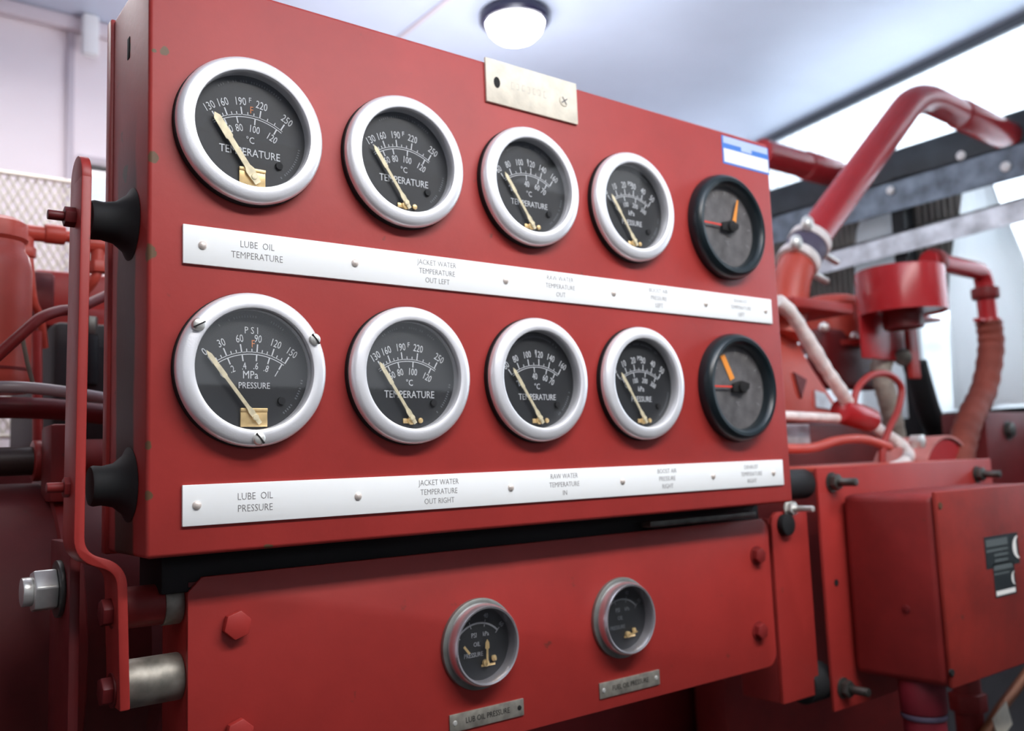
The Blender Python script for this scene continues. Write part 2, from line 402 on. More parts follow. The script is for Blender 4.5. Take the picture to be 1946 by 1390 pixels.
# added upward lamp, hidden on the engine behind the case: it washes the ceiling
wl = thing('added_uplight', 'added lamp hidden behind the instrument case, brightening the ceiling', 'lamp', (1.0, .80, 1.45))
LM().box((-.42, -.14, .17), (.42, .14, .20), .008).build('lamp_head', M_dsteel, wl)
hb_ = Y(58, 508, .72).z+.0125-1.45
for sx_ in (-.3, .3): LM().cyl((sx_, 0, hb_), (sx_, 0, .172), .012, 12).build('leg', M_dsteel, wl)
# ================================================================== INSTRUMENT PANEL
PX0, PX1, PZ0, PZ1, PD = .0135, .8365, 1.1413, 1.6317, .12
case = thing('instrument_case', 'large red steel instrument case holding ten round gauges in two rows', 'instrument panel', ((PX0+PX1)/2, PD/2, PZ0))
m = MB(); m.box((PX0, 0, PZ0), (PX1, PD, PZ1), .0035, 3); m.build('shell', M_case, case)
# slot in the side, rolled rear lip and bottom hem
p = X(245, 92, PX0); MB().box((PX0-.0006, p.y-.004, p.z-.010), (PX0+.003, p.y+.004, p.z+.010), .0008).build('side_slot', M_hole, case)
MB().box((PX0-.003, PD-.004, PZ0-.002), (PX1, PD+.010, PZ1+.001), .002).build('rear_lip', M_red, case)

COLX = [.0976, .2516, .4067, .5604, .7332]
ZT, ZB = 1.5, 1.5-.2083
R_ = .065
def dial_scale(m, kind, R):
    """engraved scale: double arc centred on the pivot, ticks, numbers and captions"""
    c = Vector((0, -.70*R, 0)); ra = .97*R; z = 0
    A0, A1 = math.radians(127), math.radians(57)
    def P_(a, r): return (c.x+r*math.cos(a), c.y+r*math.sin(a), z)
    def arc(r, t):
        n = 40; vs_ = []; 
        for i in range(n+1):
            a = A0+(A1-A0)*i/n
            vs_ += [P_(a, r), P_(a, r+t)]
        m._add(vs_, [(2*i, 2*i+1, 2*i+3, 2*i+2) for i in range(n)])
    arc(ra, .010*R); arc(ra-.035*R, .012*R)
    def tick(a, r0, r1, t):
        d = Vector((math.cos(a), math.sin(a), 0)); q = Vector((-d.y, d.x, 0))*t/2; r0_ = c+d*r0; r1_ = c+d*r1
        m._add([r0_+q, r0_-q, r1_-q, r1_+q], [(0, 1, 2, 3)])
    def put(vals, fr, out, size, minor=0):
        for v, f in zip(vals, fr):
            a = A0+(A1-A0)*f
            if out: tick(a, ra, ra+.13*R, .020*R); m.text(v, size*R, P_(a, ra+.21*R), a-PI/2, sx=.72)
            else: tick(a, ra-.03*R, ra-.13*R, .020*R); m.text(v, size*R, P_(a, ra-.21*R), a-PI/2, sx=.72)
        if minor:
            for f0, f1 in zip(fr[:-1], fr[1:]):
                for k in range(1, minor+1):
                    tick(A0+(A1-A0)*(f0+(f1-f0)*k/(minor+1)), ra, ra+.055*R, .014*R)
    if kind == 'psi':
        put(['0', '30', '60', '90', '120', '150'], [0, .2, .4, .6, .8, 1], 1, .17, 2)
        put(['0', '.2', '.4', '.6', '.8', '1'], [0.01, .2, .4, .6, .78, .97], 0, .15)
        m.text('P S I', .15*R, (0, .60*R, 0)); m.text('MPa', .17*R, (-.02*R, -.08*R, 0)); m.text('PRESSURE', .135*R, (.04*R, -.24*R, 0))
    elif kind == 'temp':
        put(['130', '160', '190', '220', '250'], [.06, .22, .42, .66, .97], 1, .18, 2)
        put(['60', '80', '100', '120'], [.16, .34, .60, .92], 0, .17)
        m.text('F', .12*R, (0, .52*R, 0)); m.text('°C', .15*R, (0, -.13*R, 0)); m.text('TEMPERATURE', .175*R, (0, -.33*R, 0))
    elif kind == 'cool':
        put(['60', '80', '100', '120', '140', '160'], [0.0, .18, .38, .58, .78, 1], 1, .18, 1)
        put(['20', '40', '60', '70'], [0.06, .48, .75, .93], 0, .17)
        m.text('F', .12*R, (0, .52*R, 0)); m.text('°C', .15*R, (0, -.13*R, 0)); m.text('TEMPERATURE', .16*R, (0, -.33*R, 0))
    else:
        put(['0', '10', '20', '30', '40', '50'], [0.0, .2, .4, .6, .8, 1], 1, .19, 1)
        put(['0', '100', '200', '300'], [0.05, .36, .66, .93], 0, .15)
        m.text('PSI', .13*R, (0, .52*R, 0)); m.text('kPa', .15*R, (0, -.12*R, 0)); m.text('PRESSURE', .16*R, (0, -.33*R, 0))
    return m

def gauge(i, z, kind, label, screws=False, ndl=120.0):
    R = R_
    t = thing('dial_gauge', label, 'gauge', (COLX[i], 0, z), RX, 'round gauges on the instrument case')
    LM().lathe([(0, -.002), (R*1.012, -.002), (R*1.012, .0055), (R*.99, .0062), (R*.8, .0062), (R*.8, 0.001), (0, .001)], 72).build('housing', M_black, t)
    b = LM(); b.lathe([(R*1.0, .0060), (R*1.003, .0085), (R*.99, .0115), (R*.965, .0135), (R*.93, .0147), (R*.87, .0155), (R*.82, .0158), (R*.795, .0152), (R*.785, .0138), (R*.782, .0095), (R*.782, .003)], 96); b.build('bezel', M_alu, t)
    LM().lathe([(0, .0028), (R*.782, .0028), (R*.782, .0034), (0, .0034)], 72).build('dial', M_dial, t)
    mk = LM(); mk.M = Matrix.Translation((0, 0, .0036)); dial_scale(mk, kind, R*.86).build('dial_markings', M_prnt, t, smooth=0)
    if i == 0:
        mk = LM(); mk.text('F', .14*R, (.02*R, (.31 if z > 1.4 else .34)*R, .0038), sx=.8); mk.build('orange_mark', M_orp, t, smooth=0)
    # maker's lines round the rim: faint dashes, not legible in the photo
    for rng in (range(52, 130, 3), range(-52, -8, 3)):
      mk = LM(); mk.M = Matrix.Translation((0, 0, .0036))
      for a in [math.radians(q) for q in rng]:
        if random.random() < .8:
            d = Vector((math.cos(a), math.sin(a), 0)); q = Vector((-d.y, d.x, 0))*.0006; mk._add([d*R*.69+q, d*R*.69-q, d*R*.72-q*.8, d*R*.72+q*.8], [(0, 1, 2, 3)])
      mk.build('rim_print', M_prnt2, t, smooth=0)
    # small black stop screw low on the right of the dial
    LM().lathe([(0, .0058), (.0032, .0056), (.0036, .0034)], 16).build('stop_screw', M_black, t)
    t.children[-1].location = (.40*R, -.40*R, 0)
    # brass movement bracket and pointer
    big = kind == 'psi' or (i == 0)
    br = LM()
    if big: br.box((-.16*R, -.74*R, .0036), (.20*R, -.50*R, .0052), .0005); br.box((-.16*R, -.545*R, .0052), (.20*R, -.50*R, .0060), .0003)
    else: br.cyl((.0*R, -.66*R, .0036), (.0*R, -.66*R, .0062), .0040, 16, .0006); br.box((-.13*R, -.70*R, .0036), (-.03*R, -.63*R, .0048), .0004); br.cyl((.16*R, -.66*R, .0036), (.16*R, -.66*R, .0056), .0026, 12, .0005)
    br.build('movement_bracket', M_brass, t)
    pv = Vector((.03*R if big else 0, -.62*R, .0068)); L_ = (1.06 if screws else .95)*R; a = math.radians(ndl)
    nd = LM(); nd.M = Matrix.Translation(pv) @ Matrix.Rotation(a, 4, 'Z')
    wd = .030*R if not (i == 0 and z > 1.4) else .05*R
    nd.prism([(-.10*R, -wd*.9), (.10*R, -wd*1.3), (.16*R, -wd*.8), (L_*.60, -wd*.75), (L_*.62, -wd*1.1), (L_*.93, -wd*1.0), (L_, 0), (L_*.93, wd*1.0), (L_*.62, wd*1.1), (L_*.60, wd*.75), (.16*R, wd*.8), (.10*R, wd*1.3), (-.10*R, wd*.9)], 0, .0007)
    nd.cyl((0, 0, -.001), (0, 0, .0016), .0026, 16, .0004)
    nd.build('pointer', M_cream, t, smooth=0)
    LM().lathe([(0, .0118), (R*.785, .0112)], 72).build('glass', M_glass, t)
    if screws:
        for (sx_, sy_, sa) in ((-.75, .52, .5), (.80, .42, -.9), (.02, -.90, -.9)):
            s_ = LM(); s_.M = Matrix.Translation((sx_*R, sy_*R, .0140)) @ Matrix.Rotation(sa, 4, 'Z')
            s_.lathe([(.0052, 0), (.0055, .002), (.0046, .0040), (.0030, .0049), (0, .0052)], 24)
            so = s_.build('bezel_screw', M_zinc, t)
            s2 = LM(); s2.M = Matrix.Translation((sx_*R, sy_*R, .0140)) @ Matrix.Rotation(sa, 4, 'Z'); s2.box((-.0052, -.0006, .0040), (.0052, .0006, .0055)).build('slot', M_hole, so)
    return t
tl = 'silver-rimmed black dial gauge reading '
gauge(0, ZT, 'temp', 'silver-rimmed temperature gauge with wide pale pointer, above the lube oil temperature caption', ndl=124)
gauge(1, ZT, 'temp', 'silver-rimmed temperature gauge in the upper row, above the jacket water out left caption', ndl=124)
gauge(2, ZT, 'cool', 'silver-rimmed temperature gauge in the upper row, right below the cream plate', ndl=124)
gauge(3, ZT, 'boost', 'smaller looking silver-rimmed pressure gauge in the upper row, beside the black-rimmed grey gauge', ndl=124)
gauge(0, ZB, 'psi', 'silver-rimmed pressure gauge with three slotted screws in its rim', screws=True, ndl=127)
gauge(1, ZB, 'temp', 'silver-rimmed temperature gauge in the lower row, above the jacket water out right caption', ndl=123)
gauge(2, ZB, 'cool', 'silver-rimmed temperature gauge in the lower row, above the raw water in caption', ndl=123)
gauge(3, ZB, 'boost', 'silver-rimmed pressure gauge in the lower row, beside the black-rimmed gauge with the orange bar', ndl=123)

def vgauge(z, label, kind):
    R = .0690
    t = thing('grey_faced_gauge', label, 'gauge', (COLX[4]-.002, 0, z), RX, 'black-rimmed gauges at the right of the case')
    LM().lathe([(R*.80, -.001), (R*.99, -.001), (R*1.0, .003), (R*.985, .010), (R*.95, .0155), (R*.90, .0180), (R*.84, .0175), (R*.79, .0140), (R*.765, .009), (R*.765, .003)], 80).build('rim', M_bez2, t)
    LM().lathe([(0, .001), (R*.80, .001), (R*.80, .0042), (0, .0042)], 64).build('dial', M_dialg, t)
    mk = LM(); mk.M = Matrix.Translation((0, 0, .0044))
    for k in range(9):
        a = math.radians(205-k*29); d = Vector((math.cos(a), math.sin(a), 0)); q = Vector((-d.y, d.x, 0))*.0005
        mk._add([d*R*.62+q, d*R*.62-q, d*R*.70-q, d*R*.70+q], [(0, 1, 2, 3)])
    mk.text('°C', .007, (0, -.30*R, 0)); mk.build('dial_markings', plain('grey_print', (.30, .30, .31), .6), t, smooth=0)
    LM().box((-.70*R, -.012*R, .0085), (-.22*R, .022*R, .0091)).build('red_pointer', M_redn, t, smooth=0)
    o = LM()
    if kind == 'top': o.prism([(.10*R, .10*R), (.28*R, .55*R), (.31*R, .54*R), (.20*R, .08*R)], .0085, .0093)
    else: o.prism([(-.42*R, .56*R), (-.30*R, .60*R), (-.06*R, .17*R), (-.18*R, .12*R)], .0046, .0050)
    o.build('orange_pointer' if kind == 'top' else 'orange_bar', M_orange, t, smooth=0)
    h = LM(); h.prism([(-.20*R, -.09*R), (.10*R, -.10*R), (.26*R, -.02*R), (.28*R, .08*R), (.05*R, .12*R), (-.18*R, .06*R)], .0060, .0100, .0006)
    h.cyl((.05*R, 0, .0042), (.05*R, 0, .0135), .0075, 24, .001); h.build('hub', M_hole, t)
    LM().lathe([(0, .0148), (R*.79, .0142)], 64).build('glass', M_glass, t)
vgauge(ZT-.001, 'black-rimmed grey-faced gauge with orange pointer raised to the right, in the upper row', 'top')
vgauge(ZB-.001, 'black-rimmed dark grey gauge with orange bar, at the right end of the lower row', 'bot')

# caption strips
def strip(z0, z1, caps, rivs, label):
    x0, x1 = .0406, .8167; zc = (z0+z1)/2
    t = thing('caption_strip', label, 'label strip', ((x0+x1)/2, 0, zc), RX, 'white caption strips on the instrument case')
    LM().box((-(x1-x0)/2, -(z1-z0)/2, -.0002), ((x1-x0)/2, (z1-z0)/2, .0026), .0007, 2).build('plate', M_white, t)
    for (cx, lines) in caps:
        mk = LM(); n = len(lines); ls = .0098 if n < 3 else .0088; s_ = .0084 if n < 3 else .0076
        for k, l in enumerate(lines):
            mk.text(l, s_, (cx-(x0+x1)/2, (n-1)/2*ls-k*ls, .0027), sx=.84, off=-.012, ext=.00008)
        mk.build('lettering', M_ink, t, smooth=0)
    for rx in rivs:
        r = LM(); r.M = Matrix.Translation((rx-(x0+x1)/2, 0, .0026)); r.lathe([(.0036, 0), (.0034, .0010), (.0022, .0021), (0, .0025)], 20); r.build('rivet', plain('pale_rivet', (.74, .66, .60), .4, .3), t)
CX = [Y(487, 480, 0).x, Y(828, 512, 0).x, Y(1062, 540, 0).x, Y(1249, 568, 0).x, Y(1405, 586, 0).x]
strip(1.5-.1217, 1.5-.0886, [(CX[0], ['LUBE  OIL', 'TEMPERATURE']), (CX[1], ['JACKET WATER', 'TEMPERATURE', 'OUT LEFT']), (CX[2], ['RAW WATER', 'TEMPERATURE', 'OUT']), (CX[3], ['BOOST AIR', 'PRESSURE', 'LEFT']), (CX[4], ['EXHAUST', 'TEMPERATURE', 'LEFT'])],
      [Y(a, b, 0).x for a, b in ((383, 468), (672, 497), (958, 530), (1163, 557), (1338, 578), (1452, 594))], 'upper white riveted caption strip, under the top row of gauges')
CX2 = [Y(483, 958, 0).x, Y(832, 936, 0).x, Y(1070, 922, 0).x, Y(1265, 907, 0).x, Y(1425, 897, 0).x]
strip(1.5-.3355, 1.5-.3026, [(CX2[0], ['LUBE  OIL', 'PRESSURE']), (CX2[1], ['JACKET WATER', 'TEMPERATURE', 'OUT RIGHT']), (CX2[2], ['RAW WATER', 'TEMPERATURE', 'IN']), (CX2[3], ['BOOST AIR', 'PRESSURE', 'RIGHT']), (CX2[4], ['EXHAUST', 'TEMPERATURE', 'RIGHT'])],
      [Y(a, b, 0).x for a, b in ((372, 962), (678, 947), (968, 929), (1180, 915), (1352, 904), (1466, 893))], 'lower white riveted caption strip, under the bottom row of gauges')

# cream plate at the top edge
c = [Y(924, 113, -.003), Y(1097, 155, -.003), Y(1097, 230, -.003), Y(924, 198, -.003)]
x0 = (c[0].x+c[3].x)/2; x1 = (c[1].x+c[2].x)/2; z1 = (c[0].z+c[1].z)/2; z0 = (c[2].z+c[3].z)/2
tp = thing('cream_plate', 'worn cream plate screwed to the top edge of the red case', 'plate', ((x0+x1)/2, 0, (z0+z1)/2), RX)
hw, hh = (x1-x0)/2, (z1-z0)/2
LM().box((-hw, -hh, -.0002), (hw, hh, .003), .0009, 2).build('plate', M_cplate, tp)
mk = LM(); mk.prism([(-hw*.78+.0052*math.cos(a)*.8, -.001+.0062*math.sin(a)) for a in [k*PI/8 for k in range(16)]], .003, .0033); mk.build('screw_hole', M_hole, tp)
s_ = LM(); s_.M = Matrix.Translation((hw*.68, -.001, .003)); s_.lathe([(.0066, 0), (.0062, .0008), (.0045, .0012), (0, .0012)], 24); so = s_.build('screw', M_cplate, tp)
s_ = LM(); s_.M = Matrix.Translation((hw*.68, -.001, .0042)) @ Matrix.Rotation(.6, 4, 'Z'); s_.box((-.005, -.0007, -.0001), (.005, .0007, .0003)); s_.box((-.0007, -.005, -.0001), (.0007, .005, .0003)); s_.build('slot', M_ink, so)
mk = LM()
for k in range(7):   # a faded, unreadable stamping: a row of worn strokes
    xx = -hw*.48+k*.0075; mk.box((xx, -.004+.0006*(k % 3), .003), (xx+.0035-.0008*(k % 2), -.0028+.0006*(k % 3), .0031)); 
    mk.box((xx, .0034, .003), (xx+.003, .0042, .0031)); mk.box((xx+(.0026 if k % 2 else 0), -.003, .003), (xx+(.0033 if k % 2 else .0007), .0035, .0031))
mk.build('worn_stamping', plain('faded_stamp', (.58, .54, .46), .6), tp, smooth=0)
# blue and white sticker
c = [Y(1371, 252, 0), Y(1459, 276, 0), Y(1459, 329, 0), Y(1372, 302, 0)]
x0 = c[0].x; x1 = c[1].x; z1 = (c[0].z+c[1].z)/2; z0 = (c[2].z+c[3].z)/2; hw, hh = (x1-x0)/2, (z1-z0)/2
st = thing('sticker', 'blue and white sticker at the top right corner of the red case', 'sticker', ((x0+x1)/2-.001, 0, (z0+z1)/2-.004), RX)
LM().box((-hw, -hh, 0), (hw, hh, .0003)).build('backing', M_blue, st, smooth=0)
LM().box((-hw*.94, -hh*.86, .0003), (hw*.96, hh*.10, .0005)).build('white_field', M_paper, st, smooth=0)
m = LM(); m.box((-hw*.94, hh*.48, .0003), (hw*.96, hh*.96, .0005)); m.box((-hw*.2, hh*.2, .0003), (hw*.25, hh*.5, .00052)); m.build('header', M_pblue, st, smooth=0)

# ================================================================== LOWER PANEL (plate set back below the case)
YP = .04
lpx0 = Y(357, 1095, YP).x; lpx1 = Y(1473, 1200, YP).x; lpz1 = 1.1195; lpz0 = .9265
low = thing('lower_panel', 'smaller red steel panel with two small gauges, set back below the instrument case', 'panel', ((lpx0+lpx1)/2, YP, lpz0))
m = MB(); m.M = Matrix.Translation((0, YP, 0)) @ Matrix.Rotation(PI/2, 4, 'X')
r = .018; ch = .012
poly = [(lpx0, lpz0), (lpx0, lpz1-ch), (lpx0+ch, lpz1)]
poly += [(lpx1-r+r*math.sin(a), lpz1-r+r*math.cos(a)) for a in [k*PI/16 for k in range(9)]]
poly += [(lpx1-r+r*math.cos(a), lpz0+r-r*math.sin(a)) for a in [k*PI/16 for k in range(9)]]
m.prism(poly, -.004, 0, .0008); m.build('plate', M_red, low)
MB().box((lpx0+.001, YP+.004, lpz0), (lpx0+.005, YP+.075, lpz1-ch), .001).build('side_flange', M_red, low)
MB().box((lpx0+.002, YP+.0045, lpz1-.008), (lpx1-.02, YP+.06, lpz1-.004)).build('top_flange', M_redd, low)
MB().box((lpx0-.02, .046, lpz1-.012), (lpx1-.01, .112, PZ0-.0005), .002).build('shadow_gap_fill', M_black, low)  # black block put in as the shadow gap under the case
a = Y(1228, 998, .028); b = Y(1428, 975, .028)
MB().box((a.x, .020, a.z-.003), (b.x, .036, a.z+.004), .001).build('mounting_bar', M_dsteel, low)
def hexbolt(par, p, d, r, h, mat, name='bolt', washer=True, stud=0):
    p = Vector(p); d = Vector(d).normalized(); m = MB()
    if washer: m.cyl(p, p+d*h*.18, r*1.18, 24)
    m.hexa(p+d*h*.15, p+d*h, r, .3)
    if stud: m.cyl(p+d*h, p+d*(h+stud), r*.48, 16, r*.06)
    return m.build(name, mat, par, smooth=30)
for (px, py) in ((446, 1187), (1437, 1056), (1441, 1199), (450, 1392)):
    p = Y(px, py, YP); right = px > 1000
    hexbolt(low, (p.x, YP, p.z), (0, -1, 0), .0125 if not right else .0105, .009, M_red if not right else M_red2, washer=right)

def small_gauge(px0, px1, py0, py1, label, cap, cx0, cy0, cx1, cy1, dim):
    yb = YP-.012
    a = Y(px0, (py0+py1)/2+2, yb+.006); b = Y(px1, (py0+py1)/2-2, yb); x = (Y((px0+px1)/2, (py0+py1)/2, YP-.008)).x; zc = Y((px0+px1)/2, (py0+py1)/2, YP-.008).z
    R = .0455
    t = thing('small_gauge', label, 'gauge', (x, YP, zc), RX, 'small gauges on the lower panel')
    LM().lathe([(0, -.001), (R*.99, -.001), (R*1.0, .002), (R*.99, .004), (R*.93, .0052), (R*.90, .0052), (R*.88, .004)], 72).build('flange', M_dsteel2, t)
    LM().lathe([(R*.90, .004), (R*.895, .012), (R*.875, .0165), (R*.84, .0185), (R*.80, .0180), (R*.785, .015), (R*.78, .0045)], 80).build('bezel', M_chrome, t)
    LM().lathe([(0, .001), (R*.79, .001), (R*.79, .0046), (0, .0046)], 48).build('dial', M_dial, t)
    mk = LM(); mk.M = Matrix.Translation((-.06*R, 0, .0048))
    n = 24; vs_ = []
    for i in range(n+1):
        an = math.radians(140-95*i/n); vs_ += [(.72*R*math.cos(an), -.28*R+.72*R*math.sin(an), 0), (.76*R*math.cos(an), -.28*R+.76*R*math.sin(an), 0)]
    mk._add(vs_, [(2*i, 2*i+1, 2*i+3, 2*i+2) for i in range(n)])
    for k, tx in enumerate(['0', '20', '40', '60']):
        an = math.radians(138-31*k); mk.text(tx, .15*R, (.90*R*math.cos(an), -.28*R+.90*R*math.sin(an), 0), an-PI/2, sx=.8)
        d = Vector((math.cos(an), math.sin(an), 0)); q = Vector((-d.y, d.x, 0))*.0004; o = Vector((0, -.28*R, 0))
        mk._add([o+d*.66*R+q, o+d*.66*R-q, o+d*.82*R-q, o+d*.82*R+q], [(0, 1, 2, 3)])
    mk.text('PSI', .15*R, (-.12*R, .20*R, 0)); mk.text('kPa', .14*R, (.2*R, .20*R, 0)); mk.text('OIL', .14*R, (-.05*R, 0, 0)); mk.text('PRESSURE', .14*R, (-.15*R, -.22*R, 0))
    mk.build('dial_markings', M_prnt2 if dim else plain('print_mid', (.28, .29, .31), .6), t, smooth=0)
    g = LM(); g.cyl((.08*R, -.42*R, .005), (.08*R, -.42*R, .009), .0035, 16, .0006); g.cyl((.30*R, -.36*R, .005), (.34*R, -.34*R, .008), .003, 12, .0005)
    g.box((-.02*R, -.50*R, .005), (.36*R, -.45*R, .006), .0003); g.build('movement', M_brass, t)
    nd = LM(); nd.M = Matrix.Translation((.08*R, -.42*R, .0095)) @ Matrix.Rotation(math.radians(88 if not dim else 10), 4, 'Z')
    nd.prism([(0, -.0012), (.30*R, -.0011), (.33*R, -.0026), (.45*R, -.0022), (.52*R, 0), (.45*R, .0022), (.33*R, .0026), (.30*R, .0011), (0, .0012)] if not dim else [(0, -.001), (.26*R, -.0008), (.30*R, 0), (.26*R, .0008), (0, .001)], 0, .0006); nd.build('pointer', M_brass, t, smooth=0)
    if not dim:
        nd = LM(); nd.M = Matrix.Translation((-.45*R, -.06*R, .0085)) @ Matrix.Rotation(math.radians(130), 4, 'Z'); nd.box((-.12*R, -.0012, 0), (.10*R, .0012, .0006)); nd.build('brass_clip', M_brass, t)
    LM().lathe([(0, .0156), (R*.80, .0150)], 48).build('glass', M_glass, t)
    # engraved tag under it
    q = [Y(cx0, cy0, YP), Y(cx1, cy1, YP)]; tw = abs(q[1].x-q[0].x)/2
    tg = thing('engraved_tag', cap[1], 'nameplate', ((q[0].x+q[1].x)/2, YP, (q[0].z+q[1].z)/2), RX, 'engraved tags on the lower panel')
    LM().box((-tw, -.0085, -.0002), (tw, .0085, .0018), .0005).build('plate', M_tag, tg)
    k_ = LM(); k_.text(cap[0], .0078, (0, 0, .0019), sx=.86, ext=.0001); k_.build('lettering', M_hole, tg, smooth=0)
    for s1, mt in ((-1, M_zinc), (1, M_zinc if dim else M_hole)):
        k_ = LM(); k_.M = Matrix.Translation((s1*(tw-.006), 0, .0018)); k_.lathe([(.0026, 0), (.0022, .0008), (0, .0012)], 16); k_.build('rivet', mt, tg)
M_dsteel2 = plain('weathered_zinc', (.26, .27, .25), .42, .7, var=.2, scale=50)
M_chrome = plain('worn_chrome', (.66, .64, .67), .27, .82)
small_gauge(845, 990, 1137, 1313, 'small chrome-rimmed gauge with brass pointer upright, left one on the lower panel', ('LUB OIL PRESSURE', 'engraved metal tag below the left small gauge, lub oil pressure'), 853, 1372, 994, 1348, False)
small_gauge(1130, 1247, 1097, 1253, 'small chrome-rimmed gauge with a very dark face, right one on the lower panel', ('FUEL OIL PRESSURE', 'engraved metal tag below the right small gauge, fuel oil pressure'), 1138, 1313, 1252, 1288, True)

# ================================================================== LEFT BRACKET
# flat bar, cranked: profile in x-z, width along y
def barprofile(pts, th):
    P = [Vector((p[0], p[1])) for p in pts]; L1, L2 = [], []
    for i in range(len(P)):
        t = (P[min(i+1, len(P)-1)]-P[max(i-1, 0)]).normalized(); n = Vector((-t.y, t.x))*th/2
        L1.append(P[i]+n); L2.append(P[i]-n)
    return L1+L2[::-1]
yb0, yb1 = .030, .072
q = [Y(166, 285, yb0)-Vector((0, 0, .021)), Y(157, 700, yb0), Y(150, 1060, yb0), Y(232, 1090, yb0), Y(238, 1352, yb0)]
pts3 = fillet([(q[0].x, 0, q[0].z), (q[1].x, 0, q[1].z), (q[2].x, 0, q[2].z), (q[3].x, 0, q[3].z+.004), (q[4].x, 0, q[4].z)], .016, 8)
br = thing('mounting_bracket', 'cranked red flat bar bracket at the left of the instrument case', 'bracket', (q[1].x, (yb0+yb1)/2, q[4].z))
m = MB(); m.M = Matrix.Translation((0, yb0, 0)) @ Matrix.Rotation(PI/2, 4, 'X')
m.prism([(v.x, v.y) for v in barprofile([(p.x, p.z) for p in pts3], .0078)], -(yb1-yb0), 0, .0012); m.M = Matrix.Identity(4); m.cyl((q[0].x-.0039, (yb0+yb1)/2, q[0].z), (q[0].x+.0039, (yb0+yb1)/2, q[0].z), .021, 32, .0012); m.build('bar', M_red, br)
# fastener row: nut at left of bar, rubber mount between bar and case side
def mount(py, label, nutlab):
    ym = .052
    a = Y(160, py, ym); x0 = a.x+.004
    t = thing('rubber_mount', label, 'rubber mount', (x0, ym, a.z), (0, 0, 0), 'rubber mounts between bracket and case')
    L_ = PX0-x0
    m = MB(); m.M = Matrix.Translation((x0, ym, a.z)) @ Matrix.Rotation(PI/2, 4, 'Y')
    m.lathe([(0, 0), (.0155, 0), (.0165, L_*.08), (.0160, L_*.30), (.0180, L_*.6), (.025, L_*.88), (.031, L_*.985), (0, L_*.985)], 40); m.build('rubber_body', M_black, t)
    hexbolt(t, (x0-.0085, ym, a.z), (-1, 0, 0), .0085, .011, M_redd if py < 700 else M_red2, 'nut', stud=.012)
mount(416, 'black rubber mount between bracket and case, upper of the two', '')
mount(925, 'black rubber mount between bracket and case, lower of the two', '')
# two spacers with bolts between bracket foot and lower panel flange
for (py, mat, lab, cap) in ((1155, M_red2, 'red spacer sleeve with grey end between bracket foot and lower panel', True), (1300, M_steel, 'bare steel spacer sleeve between bracket foot and lower panel', False)):
    ym = .066
    a = Y(247, py, ym); b = lpx0+.001
    t = thing('spacer_sleeve', lab, 'spacer', (a.x, ym, a.z))
    xs0 = q[4].x+.005
    m = MB(); m.cyl((xs0, ym, a.z), (b, ym, a.z), .0170 if cap else .0195, 32, .0015); m.build('sleeve', mat, t)
    if cap: MB().cyl((b-.016, ym, a.z), (b-.0005, ym, a.z), .0182, 32, .001).build('end_collar', M_steel, t)
    hexbolt(t, (q[4].x-.004, ym-.014, a.z), (-1, 0, 0), .0115, .010, M_redd, 'bolt_head')
# upright plate behind the bracket
a = Y(135, 1100, .10)
tag(MB().box((a.x-.004, .085, .70), (a.x+.004, .165, a.z+.03), .001).build('upright_plate', M_redd), 'dark red upright plate behind the cranked bracket, bottom left', 'plate')
b1 = Y(88, 1122, .12)
tb = thing('large_bolt', 'large grey plated hexagon bolt in front of the big red cylinder, left', 'bolt', (a.x-.004, .12, b1.z))
xh = a.x-.004
MB().cyl((xh, .12, b1.z), (xh-.004, .12, b1.z), .024, 32, .0008).build('washer', M_dsteel, tb)
MB().hexa((xh-.004, .12, b1.z), (xh-.022, .12, b1.z), .0185, .2).build('hexagon_head', M_zinc, tb)
MB().cyl((xh-.022, .12, b1.z), (xh-.030, .12, b1.z), .012, 24, .001).build('thread_end', M_zinc, tb)

# ================================================================== ENGINE, LEFT SIDE
def px_tube(pts, rpx, seg=18, sm=True, n=8):
    P = [Y(*p) for p in pts]; r = sz(rpx, P[len(P)//2])
    return MB().tube(smooth(P, n) if sm and len(P) > 2 else P, r, seg), P, r
def top(m, name, mat, label, cat, group=None, sm=35): return tag(m.build(name, mat, smooth=sm), label, cat, group)

# wire mesh guard
gy = 1.30
def guard(xa_, xb_, za_, zb_, label):
    W_ = xb_-xa_; H_ = zb_-za_
    gt = thing('wire_guard', label, 'mesh guard', ((xa_+xb_)/2, gy, za_), group='expanded mesh guards behind the engine')
    m = MB()
    for k in range(-int(H_*.55/.017)-1, int(W_/.017)+1):
        for sgn in (1, -1):
            x0_ = xa_+k*.017
            A = Vector((x0_ if sgn > 0 else x0_+H_*.55, gy, za_)); B = Vector((x0_+H_*.55 if sgn > 0 else x0_, gy+(.004 if sgn > 0 else 0), zb_)); d = B-A
            ta = (xa_-A.x)/d.x; tb_ = (xb_-A.x)/d.x; t0 = max(0, min(ta, tb_)); t1 = min(1, max(ta, tb_))
            if t1 > t0+.01: m.tube([A+d*t0, A+d*t1], .0022, 4)
    m.build('wire_mesh', M_wire, gt, smooth=0)
    m = MB(); P_ = [(xa_, gy, za_), (xa_, gy, zb_), (xb_, gy, zb_), (xb_, gy, za_), (xa_, gy, za_)]
    for p_, q_ in zip(P_[:-1], P_[1:]): m.tube([p_, q_], .005, 8)
    m.build('rim', M_wire, gt)
g0 = Y(-60, 318, gy); g1 = Y(157, 330, gy); g2 = Y(420, 640, gy)
guard(g0.x, g1.x, 1.30, g0.z, 'tall cream expanded mesh guard left of the cranked bracket, behind the canister')
guard(g1.x+.012, g2.x+.1, 1.30, Y(190, 432, gy).z, 'lower cream expanded mesh guard seen between bracket and case')

